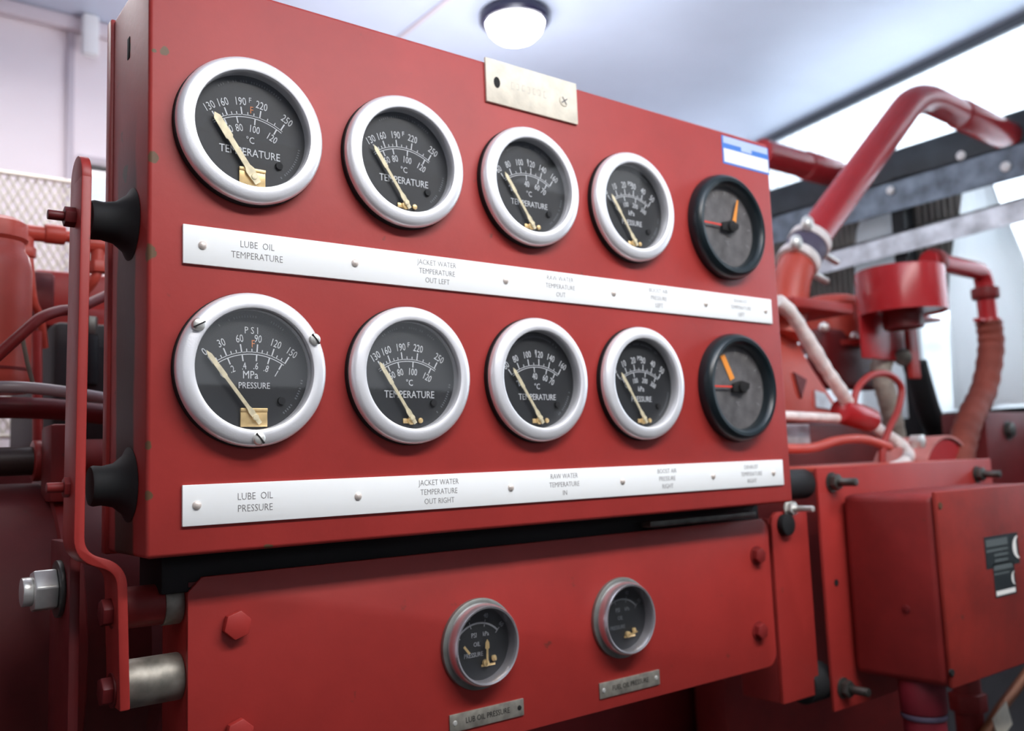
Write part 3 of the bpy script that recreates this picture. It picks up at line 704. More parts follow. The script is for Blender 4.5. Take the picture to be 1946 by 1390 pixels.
# filter canister at the far left
p = Y(-15, 600, .45); rc = sz(68, p)
zt_ = Y(0, 418, .45).z; zb_ = Y(0, 748, .45).z
cn = thing('canister', 'rounded orange-red engine canister at the left edge of the picture', 'canister', (p.x, .45, zb_))
m = MB(); m.M = Matrix.Translation((p.x, .45, 0)); h = zt_-zb_
m.lathe([(0, zb_), (rc*.9, zb_), (rc*1.03, zb_+h*.05), (rc, zb_+h*.1), (rc*.98, zb_+h*.70), (rc*.90, zb_+h*.78), (rc*.78, zb_+h*.82), (rc*.78, zb_+h*.86), (rc*.86, zb_+h*.88), (rc*.84, zb_+h*.97), (rc*.6, zt_), (0, zt_)], 48); m.build('body', M_redb, cn)
m = MB(); m.M = Matrix.Translation((p.x, .45, 0)); m.lathe([(rc*1.0, zb_+h*.12), (rc*1.025, zb_+h*.12), (rc*1.025, zb_+h*.135), (rc*1.0, zb_+h*.135)], 48); m.build('band', M_red2, cn)

# rocker / head casting behind
m = MB(); a = Y(58, 508, .72); b = Y(320, 610, .72); m.box((a.x, .72, b.z), (a.x+1.0, 1.10, a.z), .012)
m.box((a.x-.02, .715, b.z-.02), (a.x+1.0, 1.12, b.z+.012), .006); top(m, 'cylinder_head', M_red, 'red cylinder head casting behind the left bracket', 'engine part')
m = MB(); a = Y(45, 525, .70); b = Y(92, 602, .70); m.box((a.x, .655, b.z), (b.x, .71, a.z), .006); top(m, 'gap_shade_block', M_redd, 'dark red block standing for the shaded gap in the head casting beside the thin vertical line', 'engine part')  # dark block stands for the shaded gap in the casting
# engine block: one long casting
blk = thing('engine_block', 'long dark red engine block behind the panels', 'engine', (.9, .85, .2))
MB().box((-.35, .62, .25), (1.95, 1.25, 1.235), .02, 3).build('crankcase', M_redd, blk)
for k in range(7): MB().box((-.30+k*.33, .585, 1.02), (-.09+k*.33, .63, 1.20), .01).build('access_cover', M_redd, blk)
m = MB(); a = Y(80, 610, .68); m.box((a.x, .60, 1.235), (a.x+.9, .95, a.z-.012), .01); m.build('upper_deck', plain('recess_shade_black', (.008, .005, .005), .6), blk)  # near-black colour stands for the shade inside the recess

# fuel return line with fittings
def fitting(px, py, y, wpx, hpx, label, drop=True):
    p = Y(px, py, y); w_, h_ = sz(wpx, p), sz(hpx, p)
    t = thing('pipe_fitting', label, 'pipe fitting', tuple(p), group='fittings on the thin fuel line')
    m = MB(); m.cyl(p+Vector((-w_/2, 0, 0)), p+Vector((w_/2, 0, 0)), h_*.42, 20, h_*.06); m.build('cross_body', M_redb, t)
    if drop:
        q_ = p+Vector((0, 0, -h_*.35)); m = MB(); m.cyl(q_+Vector((0, 0, .2*h_)), q_+Vector((0, 0, -h_*.7)), h_*.33, 20); m.hexa(q_+Vector((0, 0, -h_*.45)), q_+Vector((0, 0, -h_*1.0)), h_*.46); m.build('nut', M_redb, t)
fitting(52, 442, .55, 62, 36, 'tee fitting above the long thin vertical line, beside the canister')
fitting(104, 446, .55, 36, 44, 'plain round coupling between the two tee fittings on the thin line', drop=False)
fitting(186, 466, .55, 60, 40, 'tee fitting seen between bracket and case, with a bent line below')
m, P_, _ = px_tube([(10, 440, .55), (60, 444, .55), (130, 450, .55), (190, 462, .55), (300, 480, .55)], 11); top(m, 'fuel_rail', M_redb, 'horizontal orange-red fuel line carrying the fittings', 'pipe')
m, P_, _ = px_tube([(54, 470, .55), (58, 530, .55), (64, 575, .56), (76, 605, .58), (84, 660, .6)], 8); top(m, 'fuel_line', M_redb, 'thin orange-red line dropping from the tee beside the canister', 'pipe')
m, P_, _ = px_tube([(188, 485, .55), (189, 505, .55), (180, 530, .55), (165, 550, .56), (140, 575, .57)], 9); top(m, 'fuel_line', M_redb, 'thin orange-red line bending left below the second tee', 'pipe')
m, P_, _ = px_tube([(-30, 700, .30), (0, 672, .30), (40, 636, .30), (75, 606, .31), (110, 592, .33), (150, 585, .36), (215, 556, .42), (260, 540, .45)], 10.5); top(m, 'injector_line', M_red2, 'dull red curved line rising from the left edge across the dark recess', 'pipe')
m, P_, _ = px_tube([(70, 630, .55), (71, 740, .55), (72, 850, .55)], 9, sm=False); top(m, 'drain_pipe', M_red, 'upright red pipe in the dark recess beside the canister', 'pipe')
m, P_, _ = px_tube([(42, 640, .40), (52, 690, .40), (64, 735, .40)], 4, sm=False); top(m, 'thin_cable', plain('olive_wire', (.16, .14, .10), .6), 'thin olive wire hanging beside the canister', 'cable')
# valve body in recess
p = Y(172, 650, .60); t = thing('valve', 'small black valve seen between bracket and case', 'valve', tuple(p))
MB().cyl(p+Vector((0, 0, -.06)), p+Vector((0, 0, .01)), sz(14, p), 20, .003).build('body', M_black, t)
MB().hexa(p+Vector((0, 0, .01)), p+Vector((0, 0, .035)), sz(13, p)).build('cap_nut', M_dsteel, t)
# grey hose and red pipe underneath
m, P_, _ = px_tube([(-60, 745, .35), (0, 736, .35), (60, 738, .35), (130, 746, .36), (205, 758, .38), (300, 775, .42)], 11); top(m, 'grey_hose', plain('grey_hose_skin', (.36, .33, .33), .35), 'pale grey hose running behind the bracket across the left side', 'hose')
m, P_, _ = px_tube([(-60, 775, .40), (100, 778, .40), (300, 800, .45)], 20); top(m, 'coolant_pipe', M_redd, 'dark red pipe just under the pale grey hose', 'pipe')
# shaft with flange and clevis
t = thing('drive_shaft', 'dark horizontal shaft with red flange above the big cylinder', 'shaft', tuple(Y(20, 878, .35)))
a = Y(-60, 880, .35); b = Y(72, 876, .35); rs = sz(27, b)
MB().cyl(a, b, rs, 28).build('shaft', plain('brown_black_shaft', (.035, .02, .015), .45), t)
m = MB(); c_ = Y(98, 868, .35); m.cyl(b, c_, rs*1.15, 28, .003); m.cyl(b+Vector((-.006, 0, 0)), b+Vector((.004, 0, 0)), rs*1.45, 28, .002); m.build('flange', M_red, t)
m = MB(); p = Y(112, 890, .30); m.box((p.x-.012, .28, p.z-.035), (p.x+.014, .33, p.z+.045), .004); m.build('clevis', M_red2, t)
m = MB(); a = Y(150, 868, .38); b = Y(300, 868, .42); m.cyl((a.x, .40, a.z), (b.x+.1, .40, a.z), sz(34, a), 32, .004); top(m, 'pipe_sleeve', plain('dusty_red', (.42, .12, .11), .6, var=.25, scale=30), 'dusty pinkish red sleeve between bracket and case, above the lower mount', 'pipe')
# big cylinder lower-left, axis along x
p = Y(60, 925, .26); rad = .17
bc = thing('air_tank', 'big red cylinder tank with scratches at the bottom left', 'tank', (p.x, .26+rad*.55, p.z-rad*2))
cyy = .24+rad*.85; czz = p.z-rad*.98
m = MB(); m.M = Matrix.Translation((-.75, cyy, czz)) @ Matrix.Rotation(PI/2, 4, 'Y')
Lt = .75+Y(128, 1000, cyy-rad).x+.10
m.lathe([(0, 0), (rad*.6, .01), (rad*.95, .05), (rad, .08), (rad, Lt-.05), (rad*.97, Lt-.02), (rad*.85, Lt), (0, Lt+.01)], 64); m.build('shell', paint('tank_red', (.12, .012, .012), rough=.6, var=.3), bc)
m = MB(); m.M = Matrix.Translation((-.75, cyy, czz)) @ Matrix.Rotation(PI/2, 4, 'Y'); m.lathe([(rad, Lt-.10), (rad+.004, Lt-.098), (rad+.004, Lt-.082), (rad, Lt-.08)], 64); m.build('weld_band', M_red2, bc)
# dark cylinder between lower mount and spacers (behind)
m = MB(); a = Y(190, 1010, .30); m.cyl((a.x+.0, .33, a.z), (a.x+.35, .33, a.z), .045, 32, .006); top(m, 'pump_body', M_redd, 'dark red cylindrical pump body behind the bracket crank', 'engine part')

# ================================================================== RIGHT SIDE
# frame plate with studs, junction box
jx0, jx1, jz0, jz1, jy0, jy1 = 1.015, 1.40, .884, 1.146, -.10, .046
c = Y(1555, 893, .05)
fp = thing('frame_plate', 'red upright frame plate with threaded studs behind the junction box', 'plate', (1.2, .05, .84))
m = MB(); m.box((.968, .05, .838), (1.50, .056, 1.183), .0015); m.build('plate', M_red, fp)
MB().box((.968, .056, 1.177), (1.50, .30, 1.183), .001).build('top_shelf', M_redb, fp)
for (px, py) in ((1580, 917), (1856, 902), (1602, 1308)):
    p = Y(px, py, .05); hexbolt(fp, (p.x, .05, p.z), (0, -1, 0), .0125, .013, M_dsteel, 'stud_nut', stud=.028)
p = Y(1589, 1108, .05); MB().cyl((p.x, .051, p.z), (p.x, .0492, p.z), .005, 16).build('plate_hole', M_hole, fp)
jb = thing('junction_box', 'large red junction box with black stickers at the right edge', 'junction box', ((jx0+jx1)/2, (jy0+jy1)/2, jz0))
m = MB(); m.box((jx0, jy0+.006, jz0), (jx1, jy1, jz1-.004), .012, 3); m.build('body', M_red2, jb)
m = MB(); m.box((jx0+.000, jy0, jz0+.002), (jx1, jy0+.0075, jz1), .003, 2); m.build('lid', paint('red_lid', (.22, .018, .012), rough=.55, var=.3), jb)
for (px, py) in ((1783, 962), (1806, 1280)):
    p = Y(px, py, jy0); MB().cyl((p.x+.004, jy0-.0015, p.z), (p.x+.004, jy0+.002, p.z), .0045, 16).build('lid_screw', M_hole if py > 1000 else plain('brown_screw', (.10, .045, .02), .6), jb)
p = X(1722, 1158, jx0); MB().cyl((jx0-.0015, p.y, p.z), (jx0+.003, p.y, p.z), .006, 16, .0005).build('side_rivet', M_redd, jb)
def sticker(px0, py0, px1, py1, label, kind):
    a = Y(px0, py0, jy0); b = Y(px1, py1, jy0); hw, hh = abs(b.x-a.x)/2, abs(a.z-b.z)/2
    t = thing('warning_sticker', label, 'sticker', ((a.x+b.x)/2, jy0, (a.z+b.z)/2), RX, 'black stickers on the junction box')
    LM().box((-hw, -hh, 0), (hw, hh, .0004)).build('backing', M_sblack, t, smooth=0)
    m = LM()
    if kind: m.box((-hw*.92, hh*.35, .0004), (hw*.35, hh*.80, .0006)); m.box((-hw*.92, hh*.02, .0004), (hw*.35, hh*.18, .0006)); m.box((-hw*.5, -hh*.3, .0004), (hw*.35, -hh*.15, .0006)); m.box((-hw*.5, -hh*.65, .0004), (hw*.30, -hh*.5, .0006))
    else: m.box((-hw*.92, hh*.62, .0004), (hw*.8, hh*.92, .0006)); m.box((-hw*.92, hh*.35, .0004), (hw*.5, hh*.45, .0006)); 
    m.build('print', M_sgrey, t, smooth=0)
    m = LM(); n = 20; vs_ = []; R2 = hh; cx, cy = (hw*.98, hh*.05) if kind else (hw*.92, -hh*.02); rx_, ry_, tk_ = (.36*hw, .74*hh, .24*hw) if kind else (.30*hw, .40*hh, .2*hw)
    for i in range(n+1):
        a_ = math.radians(92+178*i/n); tw = tk_*math.sin(PI*(i+2)/(n+4))
        vs_ += [(cx+rx_*math.cos(a_), cy+ry_*math.sin(a_), .0007), (cx+(rx_-tw)*math.cos(a_), cy+(ry_-tw*.6)*math.sin(a_), .0007)]
    m._add(vs_, [(2*i, 2*i+1, 2*i+3, 2*i+2) for i in range(n)]); m.build('crescent', M_paper, t, smooth=0)
    if not kind:
        m = LM(); m.box((-hw*.9, -hh*.88, .0004), (hw*.9, -hh*.60, .0006)); m.build('white_band', M_paper, t, smooth=0)
sticker(1869, 1022, 1938, 1070, 'upper black sticker with a pale crescent on the junction box lid', True)
sticker(1886, 1074, 1932, 1128, 'lower black sticker with a white band on the junction box lid', False)
# conduit under the box
p = X(1712, 1330, 1.045); cy_ = -.035; cxx = 1.075
ct = thing('conduit', 'purplish red conduit coupling under the junction box', 'conduit', (cxx, cy_, .6))
p = Y(1755, 1340, cy_); cxx = p.x; rcn = sz(42, p)
m = MB(); m.cyl((cxx, cy_, .50), (cxx, cy_, jz0), rcn*.92, 32); m.cyl((cxx, cy_, jz0-.045), (cxx, cy_, jz0+.002), rcn, 32, .003); m.build('tube', M_cond, ct)
m = MB()
for dz in (.053, .094): m.cyl((cxx, cy_, jz0-dz), (cxx, cy_, jz0-dz+.007), rcn*1.0, 32, .002)
m.build('ring', M_purple, ct)
# bracket plate between lower panel and frame plate
m = MB(); a = Y(1476, 985, .06); b = Y(1500, 1338, .06)
side = thing('channel_bracket', 'narrow red channel bracket between lower panel and frame plate', 'bracket', (.9, .08, .87))
m = MB(); m.M = Matrix.Translation((0, .06, 0)) @ Matrix.Rotation(PI/2, 4, 'X')
x0, x1 = Y(1478, 1160, .06).x, Y(1557, 1300, .06).x
zt2 = Y(1480, 985, .06).z; zb2 = Y(1500, 1337, .06).z
m.prism([(x0, zb2), (x1, zb2), (x1, zt2+.008), (x0+.012, zt2+.008), (x0+.003, zt2+.002), (x0, zt2-.008)], -.006, 0, .001); m.build('web', M_red, side)
m = MB(); m.box((x0, .066, zb2), (x0+.005, .13, zt2), .001); m.build('flange', M_red2, side)
p = Y(1508, 967, .05)
t = thing('wing_bolt', 'plated bolt with collar on the corner of the channel bracket', 'bolt', tuple(p)); 
hexbolt(t, (p.x, .058, p.z), (0, -1, 0), .010, .010, M_zinc, 'nut'); MB().cyl((p.x, .048, p.z), (p.x, .018, p.z), .0042, 14, .0005).build('thread_end', M_zinc, t)
MB().cyl((p.x-.012, .0625, p.z-.022), (p.x-.012, .050, p.z-.022), .015, 20, .002).build('rubber_washer', M_black, t)
# black rubber block between case and frame plate
p = Y(1533, 918, .09); tag(MB().cyl((PX1, .075, p.z), (.9695, .075, p.z), .022, 24, .003).build('rubber_mount', M_black), 'black rubber mount between case and frame plate, right side', 'rubber mount', 'rubber mounts between bracket and case')
p = Y(1550, 1290, .09); tag(MB().cyl((x1-.012, .083, p.z), (.985, .083, p.z), .0275, 24, .003).build('rubber_mount', M_black), 'black rubber mount low between channel bracket and frame plate', 'rubber mount', 'rubber mounts between bracket and case')
# far right upright plate with bolt head
a = Y(1871, 783, .22); b = Y(1871, 935, .22)
t = thing('steel_cabinet', 'dark red steel cabinet with one bolt at the right edge', 'cabinet', (a.x, .22, b.z))
MB().box((a.x, .22, .9), (a.x+.45, .32, a.z), .003).build('body', M_redd, t)
p = Y(1915, 818, .22); hexbolt(t, (p.x, .22, p.z), (0, -1, 0), sz(15, p), .012, M_dsteel, washer=True)

# ---------------- radiator, its frame and the end of the room
tx = 2.30
tk = thing('radiator', 'dark radiator header tank across the far end, where the red pipes end', 'radiator', (tx+.08, .6, 1.0))
a = X(1480, 352, tx); b = X(1946, 200, tx)
MB().box((tx, -.15, 1.985), (tx+.14, 1.45, 2.095), .02, 3).build('header_tank', M_tank, tk)
m = MB(); yc0 = X(1838, 400, tx).y; m.box((tx+.05, yc0, 1.62), (tx+.11, 1.45, 1.984)); m.build('core', M_core, tk)
m = MB()
for k in range(int((1.45-yc0)/.0195)): m.box((tx+.042, yc0+k*.0195, 1.62), (tx+.05, yc0+.007+k*.0195, 1.984))
m.build('core_fins', plain('fin_beige', (.24, .22, .19), .6), tk)
m = MB(); c0 = X(1712, 340, tx-.04); m.box((tx-.05, c0.y-.02, 1.62), (tx-.02, c0.y+.025, 1.99), .003); m.build('side_post', M_black, tk)
# galvanised frame rails
fr = thing('galvanised_frame', 'grey galvanised rail frame with white bolts in front of the radiator', 'frame', (2.1, .6, 1.0))
fx = 2.10
u = X(1946, 282, fx); v_ = X(1600, 400, fx)
def rail(pxa, pya, pxb, pyb, h, x, name, mat=None):
    a = X(pxa, pya, x); b = X(pxb, pyb, x); z = (a.z+b.z)/2; d = (a-b).normalized(); a = a+d*.25; b = b-d*.45
    m = MB(); m._add([(x, a.y, a.z-h), (x, b.y, b.z-h), (x, b.y, b.z), (x, a.y, a.z), (x+.006, a.y, a.z-h), (x+.006, b.y, b.z-h), (x+.006, b.y, b.z), (x+.006, a.y, a.z)],
                     [(0, 1, 2, 3), (4, 7, 6, 5), (0, 4, 5, 1), (3, 2, 6, 7), (0, 3, 7, 4), (1, 5, 6, 2)])
    m._add([(x, a.y, a.z-.005), (x, b.y, b.z-.005), (x, b.y, b.z), (x, a.y, a.z), (x+.022, a.y, a.z-.005), (x+.022, b.y, b.z-.005), (x+.022, b.y, b.z), (x+.022, a.y, a.z)],
                     [(0, 1, 2, 3), (4, 7, 6, 5), (0, 4, 5, 1), (3, 2, 6, 7), (0, 3, 7, 4), (1, 5, 6, 2)])
    bmesh.ops.recalc_face_normals(m.bm, faces=m.bm.faces); m.build(name, mat or M_galv, fr, smooth=0)
rail(1946, 268, 1600, 372, .085, fx, 'top_rail', plain('dark_galvanised', (.17, .21, .25), .5, .4, var=.45, scale=22))
rail(1946, 374, 1590, 474, .058, fx-.01, 'lower_rail')
rail(1946, 300, 1500, 420, .018, fx+.02, 'thin_rail')
for (px, py, r_) in ((1826, 296, 9), (1911, 317, 10), (1926, 397, 9), (1692, 362, 8)):
    p = X(px, py, fx-.004); MB().ball(p, sz(r_, p), (.5, 1, 1)).build('rail_bolt', plain('white_bolt', (.85, .85, .82), .4), fr)
m = MB(); c0 = X(1712, 410, fx+.03); m.box((fx+.01, c0.y-.016, 1.0), (fx+.035, c0.y+.018, X(1712, 345, fx+.03).z), .002); m.build('dark_post', M_black, fr)
m = MB(); c1 = X(1660, 560, fx); m.box((fx, X(1640, 560, fx).y-.05, X(1500, 610, fx).z-.04), (fx+.006, 1.3, X(1500, 610, fx).z+.01)); m.build('foot_rail', M_galv, fr)
# white plastic cones behind the rails
def cone(px_, prof, x, label):
    c = X(px_, 450, x); m = MB(); m.M = Matrix.Translation((x, c.y, 0))
    pr_ = [(sz(w_/2, c)*(1+.0*k), X(px_, py_, x).z) for k, (w_, py_) in enumerate(prof)]
    m.lathe(pr_, 40)
    bmesh.ops.delete(m.bm, geom=[v for v in m.bm.verts if v.co.x > x+.02 and abs(v.co.y-c.y) < .9*sz(20, c)], context='VERTS')
    for v in m.bm.verts: v.co.x = x+(v.co.x-x)*.62
    for v in m.bm.verts:
        an = math.atan2(v.co.y-c.y, v.co.x-x); f = 1+.04*math.sin(an*9+v.co.z*9); v.co.x = x+(v.co.x-x)*f; v.co.y = c.y+(v.co.y-c.y)*f
    return tag(m.build('plastic_cowl', M_bag, smooth=70), label, 'cowl', 'white plastic cowls behind the rails')
cone(1868, [(42, 322), (50, 340), (75, 400), (100, 440), (130, 500), (150, 560), (158, 640), (160, 740), (160, 775)], 2.22, 'tall white plastic cowl flaring downward behind the rails, right one')
cone(1672, [(60, 405), (85, 430), (100, 480), (112, 540), (118, 640), (120, 800)], 2.185, 'white plastic cowl seen between the red pipe and the red can')
# loose plastic sheeting on the lower right
m = MB(); a = X(1600, 700, 2.5); 
vs_, fs = [], []; nx_, nz_ = 60, 24; ya, yb_ = X(1946, 700, 2.45).y-.25, X(1560, 700, 2.45).y+.1; za, zb_2 = 1.0, X(1760, 615, 2.45).z
for i in range(nx_+1):
    for j in range(nz_+1):
        y = ya+(yb_-ya)*i/nx_; z = za+(zb_2-za)*j/nz_
        vs_.append((2.46+.04*noise.noise((y*6, z*8, 0))+.02*noise.noise((y*20, z*25, 3)), y, z))
for i in range(nx_):
    for j in range(nz_): a_ = i*(nz_+1)+j; fs.append((a_, a_+nz_+1, a_+nz_+2, a_+1))
m._add(vs_, fs); o = m.build('plastic_sheeting', M_bag, smooth=80); tag(o, 'crumpled clear-white plastic sheeting low behind the hose, right', 'plastic sheet')
m = MB(); a = X(1720, 790, 2.3); m.box((2.28, -.3, .9), (2.42, 1.4, a.z), .01); top(m, 'sill_beam', M_black, 'black beam at the foot of the plastic sheeting', 'beam')

# ---------------- red coolant pipes to the radiator
py1 = .30
A = Y(1532, 468, py1); B = Y(1600, 352, py1); Cc = Y(1742, 178, py1); D = Y(1905, 246, py1)
rp = sz(31, B)
pp = thing('coolant_pipe', 'large red elbow pipe rising from the hose clamp and turning to the radiator', 'pipe', tuple(A))
D = Vector((tx+.01, py1, Cc.z-.015))
m = MB(); m.tube(fillet([A, Cc, D], .085, 10), rp, 32); m.build('tube', M_redp, pp)
k0 = Cc+(D-Cc)*.42; m = MB(); m.cyl(k0, D, rp*1.10, 32, .006); m.build('sleeve', M_redp, pp)
py2 = .82
E0 = Y(1405, 270, py2); E1 = Y(1612, 342, py2)
pp2 = thing('coolant_pipe', 'second red pipe running level behind the case corner to the radiator', 'pipe', tuple(E0))
E1 = Vector((tx+.01, py2, E0.z)); E0 = Vector((Y(1445, 270, py2).x, py2, E0.z)); r2 = sz(24, E1)
E0.z = E1.z = Y(1530, 314, py2).z
MB().tube([E0, E1], r2, 28).build('tube', M_redp, pp2); kk = E0+(E1-E0)*.55; MB().cyl(kk, E1, r2*1.1, 28, .006).build('sleeve', M_redp, pp2)
# lower elbow casting the hose clamp sits on
el = thing('water_outlet', 'orange-red water outlet elbow below the hose clamp', 'engine part', tuple(Y(1510, 560, py1)))
d_ = (B-A).normalized()
a0 = A-d_*.005; a1 = Y(1505, 525, py1); a2 = Y(1492, 640, py1)
m = MB(); m.tube(fillet([A-d_*.0, a1, a2], .03, 8), rp*1.05, 32); m.build('elbow', M_redb, el)
m = MB(); f0 = Y(1500, 588, py1); m.box((f0.x-.09, py1-.075, f0.z-.014), (f0.x+.10, py1+.075, f0.z+.006), .005); m.build('flange', M_red, el)
hc = thing('hose_clamp', 'pale hose joint with dark band and T-bolt clamps on the large red pipe', 'hose clamp', tuple(A))
m = MB(); s0 = Y(1526, 482, py1); m.cyl(s0-d_*.035, s0+d_*.045, rp*1.16, 32, .004); m.build('hose', M_purple, hc)
for off in (-.026, .034):
    m = MB(); c_ = s0+d_*off; m.cyl(c_-d_*.010, c_+d_*.010, rp*1.24, 32, .002); m.build('clamp_band', M_hosew, hc)
    side_ = d_.cross(Vector((0, 1, 0))).normalized()
    m = MB(); c2 = c_-side_*rp*1.25+Vector((0, -.02, 0)); m.cyl(c2-Vector((.03, 0, -.008)), c2+Vector((.03, 0, -.008)), .007, 12, .001); m.hexa(c2-Vector((.034, 0, -.008)), c2-Vector((.024, 0, -.008)), .012); m.build('clamp_bolt', M_zinc, hc)
    m = MB(); c2 = c_+side_*rp*1.25+Vector((0, -.02, 0)); m.ball(c2, .014, (1, .8, 1.2)); m.build('clamp_lug', M_zinc, hc)

# red can with outlet pipe
yc = .22
c0 = Y(1711, 548, yc); rcan = sz(80, c0); zt3 = Y(1711, 497, yc-.05).z; zb3 = Y(1711, 596, yc).z
can = thing('breather_can', 'squat red breather can with flat top in front of the galvanised rails', 'canister', (c0.x, yc, zb3))
m = MB(); m.M = Matrix.Translation((c0.x, yc, 0)); m.lathe([(0, zb3+.004), (rcan*.95, zb3+.004), (rcan, zb3-.0), (rcan, zt3-.004), (rcan*.985, zt3), (rcan*.95, zt3+.001), (0, zt3+.006)], 56); m.build('shell', M_redp, can)
m = MB(); m.M = Matrix.Translation((c0.x, yc, 0)); m.lathe([(0, zb3-.03), (rcan*.45, zb3-.03), (rcan*.45, zb3+.004)], 32); m.build('base_neck', M_redd, can)
op = thing('outlet_pipe', 'red threaded pipe leaving the can to the right and turning down', 'pipe', (c0.x+rcan, yc, zt3))
zz = Y(1810, 512, yc).z
P0 = Vector((c0.x+rcan*.95, yc-.02, zz)); P1 = Y(1868, 512, yc-.02); P2 = Y(1886, 612, yc-.02); ro = sz(17, P1)
P1 = Vector((P1.x, yc-.02, zz)); P2 = Vector((P1.x+.002, yc-.02, P2.z))
m = MB(); m.tube(fillet([P0, P1, P2], .035, 8), ro, 24); m.build('tube', M_redp, op)
m = MB(); m.cyl(P0+Vector((.012, 0, 0)), P0+Vector((.040, 0, 0)), ro*1.35, 24, .004); m.build('union', M_red2, op)
pj = Vector((P1.x, yc-.02, Y(1876, 558, yc-.02).z)); m = MB(); m.cyl(pj+Vector((0, 0, .012)), pj-Vector((0, 0, .014)), ro*1.45, 24, .004); m.build('elbow_collar', M_red2, op)
m = MB(); m.cyl(P2+Vector((0, 0, .006)), P2-Vector((0, 0, .010)), ro*1.25, 24, .002); m.box((P2.x-.055, P2.y-.008, P2.z-.004), (P2.x+.055, P2.y+.008, P2.z+.004), .002); m.build('clamp', M_redp, op)
H = [P2, P2-Vector((0, 0, .06)), Y(1870, 740, .20), Y(1842, 800, .19), Y(1826, 862, .18), Y(1815, 930, .17)]
m = MB(); sp = smooth(H, 10); rh = sz(23, P2); m.tube(sp, rh, 24, rr=[rh*(1+.05*math.sin(i*1.9)) for i in range(len(sp))]); top(m, 'rubber_hose', M_rust, 'thick rusty red hose curving down from the outlet pipe', 'hose')

# castings around the turbo / thermostat
def P3(px, py, y): return Y(px, py, y)
m = MB(); a = P3(1500, 570, .42); b = P3(1632, 655, .42)
th_ = thing('thermostat_housing', 'orange-red rounded thermostat housing beside the red can', 'engine part', tuple(b))
cth = P3(1580, 612, .42); m = MB(); m.M = Matrix.Translation((cth.x, .42, 0)); R2 = sz(62, cth); z0_, z1_ = P3(1580, 655, .42).z, P3(1580, 566, .42).z
m.lathe([(0, z0_), (R2*.9, z0_), (R2, z0_+.01), (R2*1.0, z1_-.02), (R2*.85, z1_-.006), (R2*.6, z1_), (0, z1_+.002)], 40); m.build('dome', M_redb, th_)
m = MB(); m.M = Matrix.Translation((cth.x, .42, 0)); m.lathe([(0, z0_-.012), (R2*1.2, z0_-.012), (R2*1.22, z0_), (0, z0_)], 40); m.build('base_flange', M_red, th_)
for (px, py) in ((1566, 622), (1536, 588), (1622, 640)):
    p = P3(px, py, .42-R2*.9); MB().ball(p, .011).build('cap_bolt', M_zinc, th_)
# bracket under the can
m = MB(); a = P3(1652, 622, .33); b = P3(1738, 672, .33)
bk = thing('can_bracket', 'red folded steel bracket carrying the can', 'bracket', tuple(b))
zt4 = P3(1700, 600, .30).z; m.box((a.x, .27, zt4-.008), (b.x+.02, .40, zt4), .002); m.build('shelf', M_red, bk)
m = MB(); m.box((P3(1640, 640, .27).x, .272, P3(1640, 680, .27).z), (P3(1728, 640, .27).x, .278, zt4-.006), .002); m.build('web', M_redp, bk)
m = MB(); px_ = P3(1722, 640, .26); m.box((px_.x-.006, .25, px_.z-.09), (px_.x+.03, .262, px_.z+.035), .003); m.build('strap', M_red, bk)
m = MB(); a = P3(1594, 690, .40); m.box((a.x-.10, .36, a.z-.06), (a.x+.12, .42, a.z+.07), .015); bo = m.build('turbo_bracket', M_redd); tag(bo, 'dark red block casting under the can bracket', 'engine part')
# angular casting beside the case
a = P3(1490, 640, .30); b = P3(1600, 800, .30)
m = MB(); m.M = Matrix.Translation((0, .30, 0)) @ Matrix.Rotation(PI/2, 4, 'X')
pl = [P3(*p, .30) for p in ((1430, 625), (1512, 640), (1545, 700), (1605, 790), (1600, 800), (1430, 800))]
m.prism([(p.x, p.z) for p in pl], -.18, 0, .006)
cs = thing('angled_cover', 'angled orange-red cover casting right beside the case edge', 'engine part', tuple(b)); m.build('cover', M_redb, cs)
m = MB(); m.M = Matrix.Translation((0, .298, 0)) @ Matrix.Rotation(PI/2, 4, 'X')
pl = [P3(*p, .298) for p in ((1508, 708), (1532, 722), (1522, 758))]; m.prism([(p.x, p.z) for p in pl], -.002, .002); m.build('arrow_recess', M_redd, cs, smooth=0)
m = MB(); m.M = Matrix.Translation((0, .298, 0)) @ Matrix.Rotation(PI/2, 4, 'X')
pl = [P3(*p, .298) for p in ((1548, 742), (1566, 748), (1586, 780), (1550, 774))]; m.prism([(p.x, p.z) for p in pl], -.002, .002); m.build('grey_patch', M_galv, cs, smooth=0)
# white wrapped pipe
sp = smooth([P3(*p) for p in ((1478, 572, .20), (1505, 598, .20), (1535, 645, .20), (1562, 690, .20), (1585, 725, .20), (1612, 768, .21))], 8)
r0 = sz(13, sp[20]); m = MB(); m.tube(sp, r0, 18, rr=[r0*(1+.05*math.sin(i*1.3)+.06*math.sin(i*.4)) for i in range(len(sp))]); top(m, 'wrapped_pipe', M_hosew, 'bright white wrapped pipe slanting down beside the case', 'pipe')
m = MB(); sp = smooth([P3(*p) for p in ((1650, 790, .27), (1668, 815, .25), (1705, 840, .24), (1728, 862, .21), (1715, 882, .17), (1690, 892, .145))], 8); m.tube(sp, sz(11, sp[10]), 18); top(m, 'wrapped_pipe', M_hosew, 'dusty white bent pipe ending on the frame plate shelf', 'pipe')
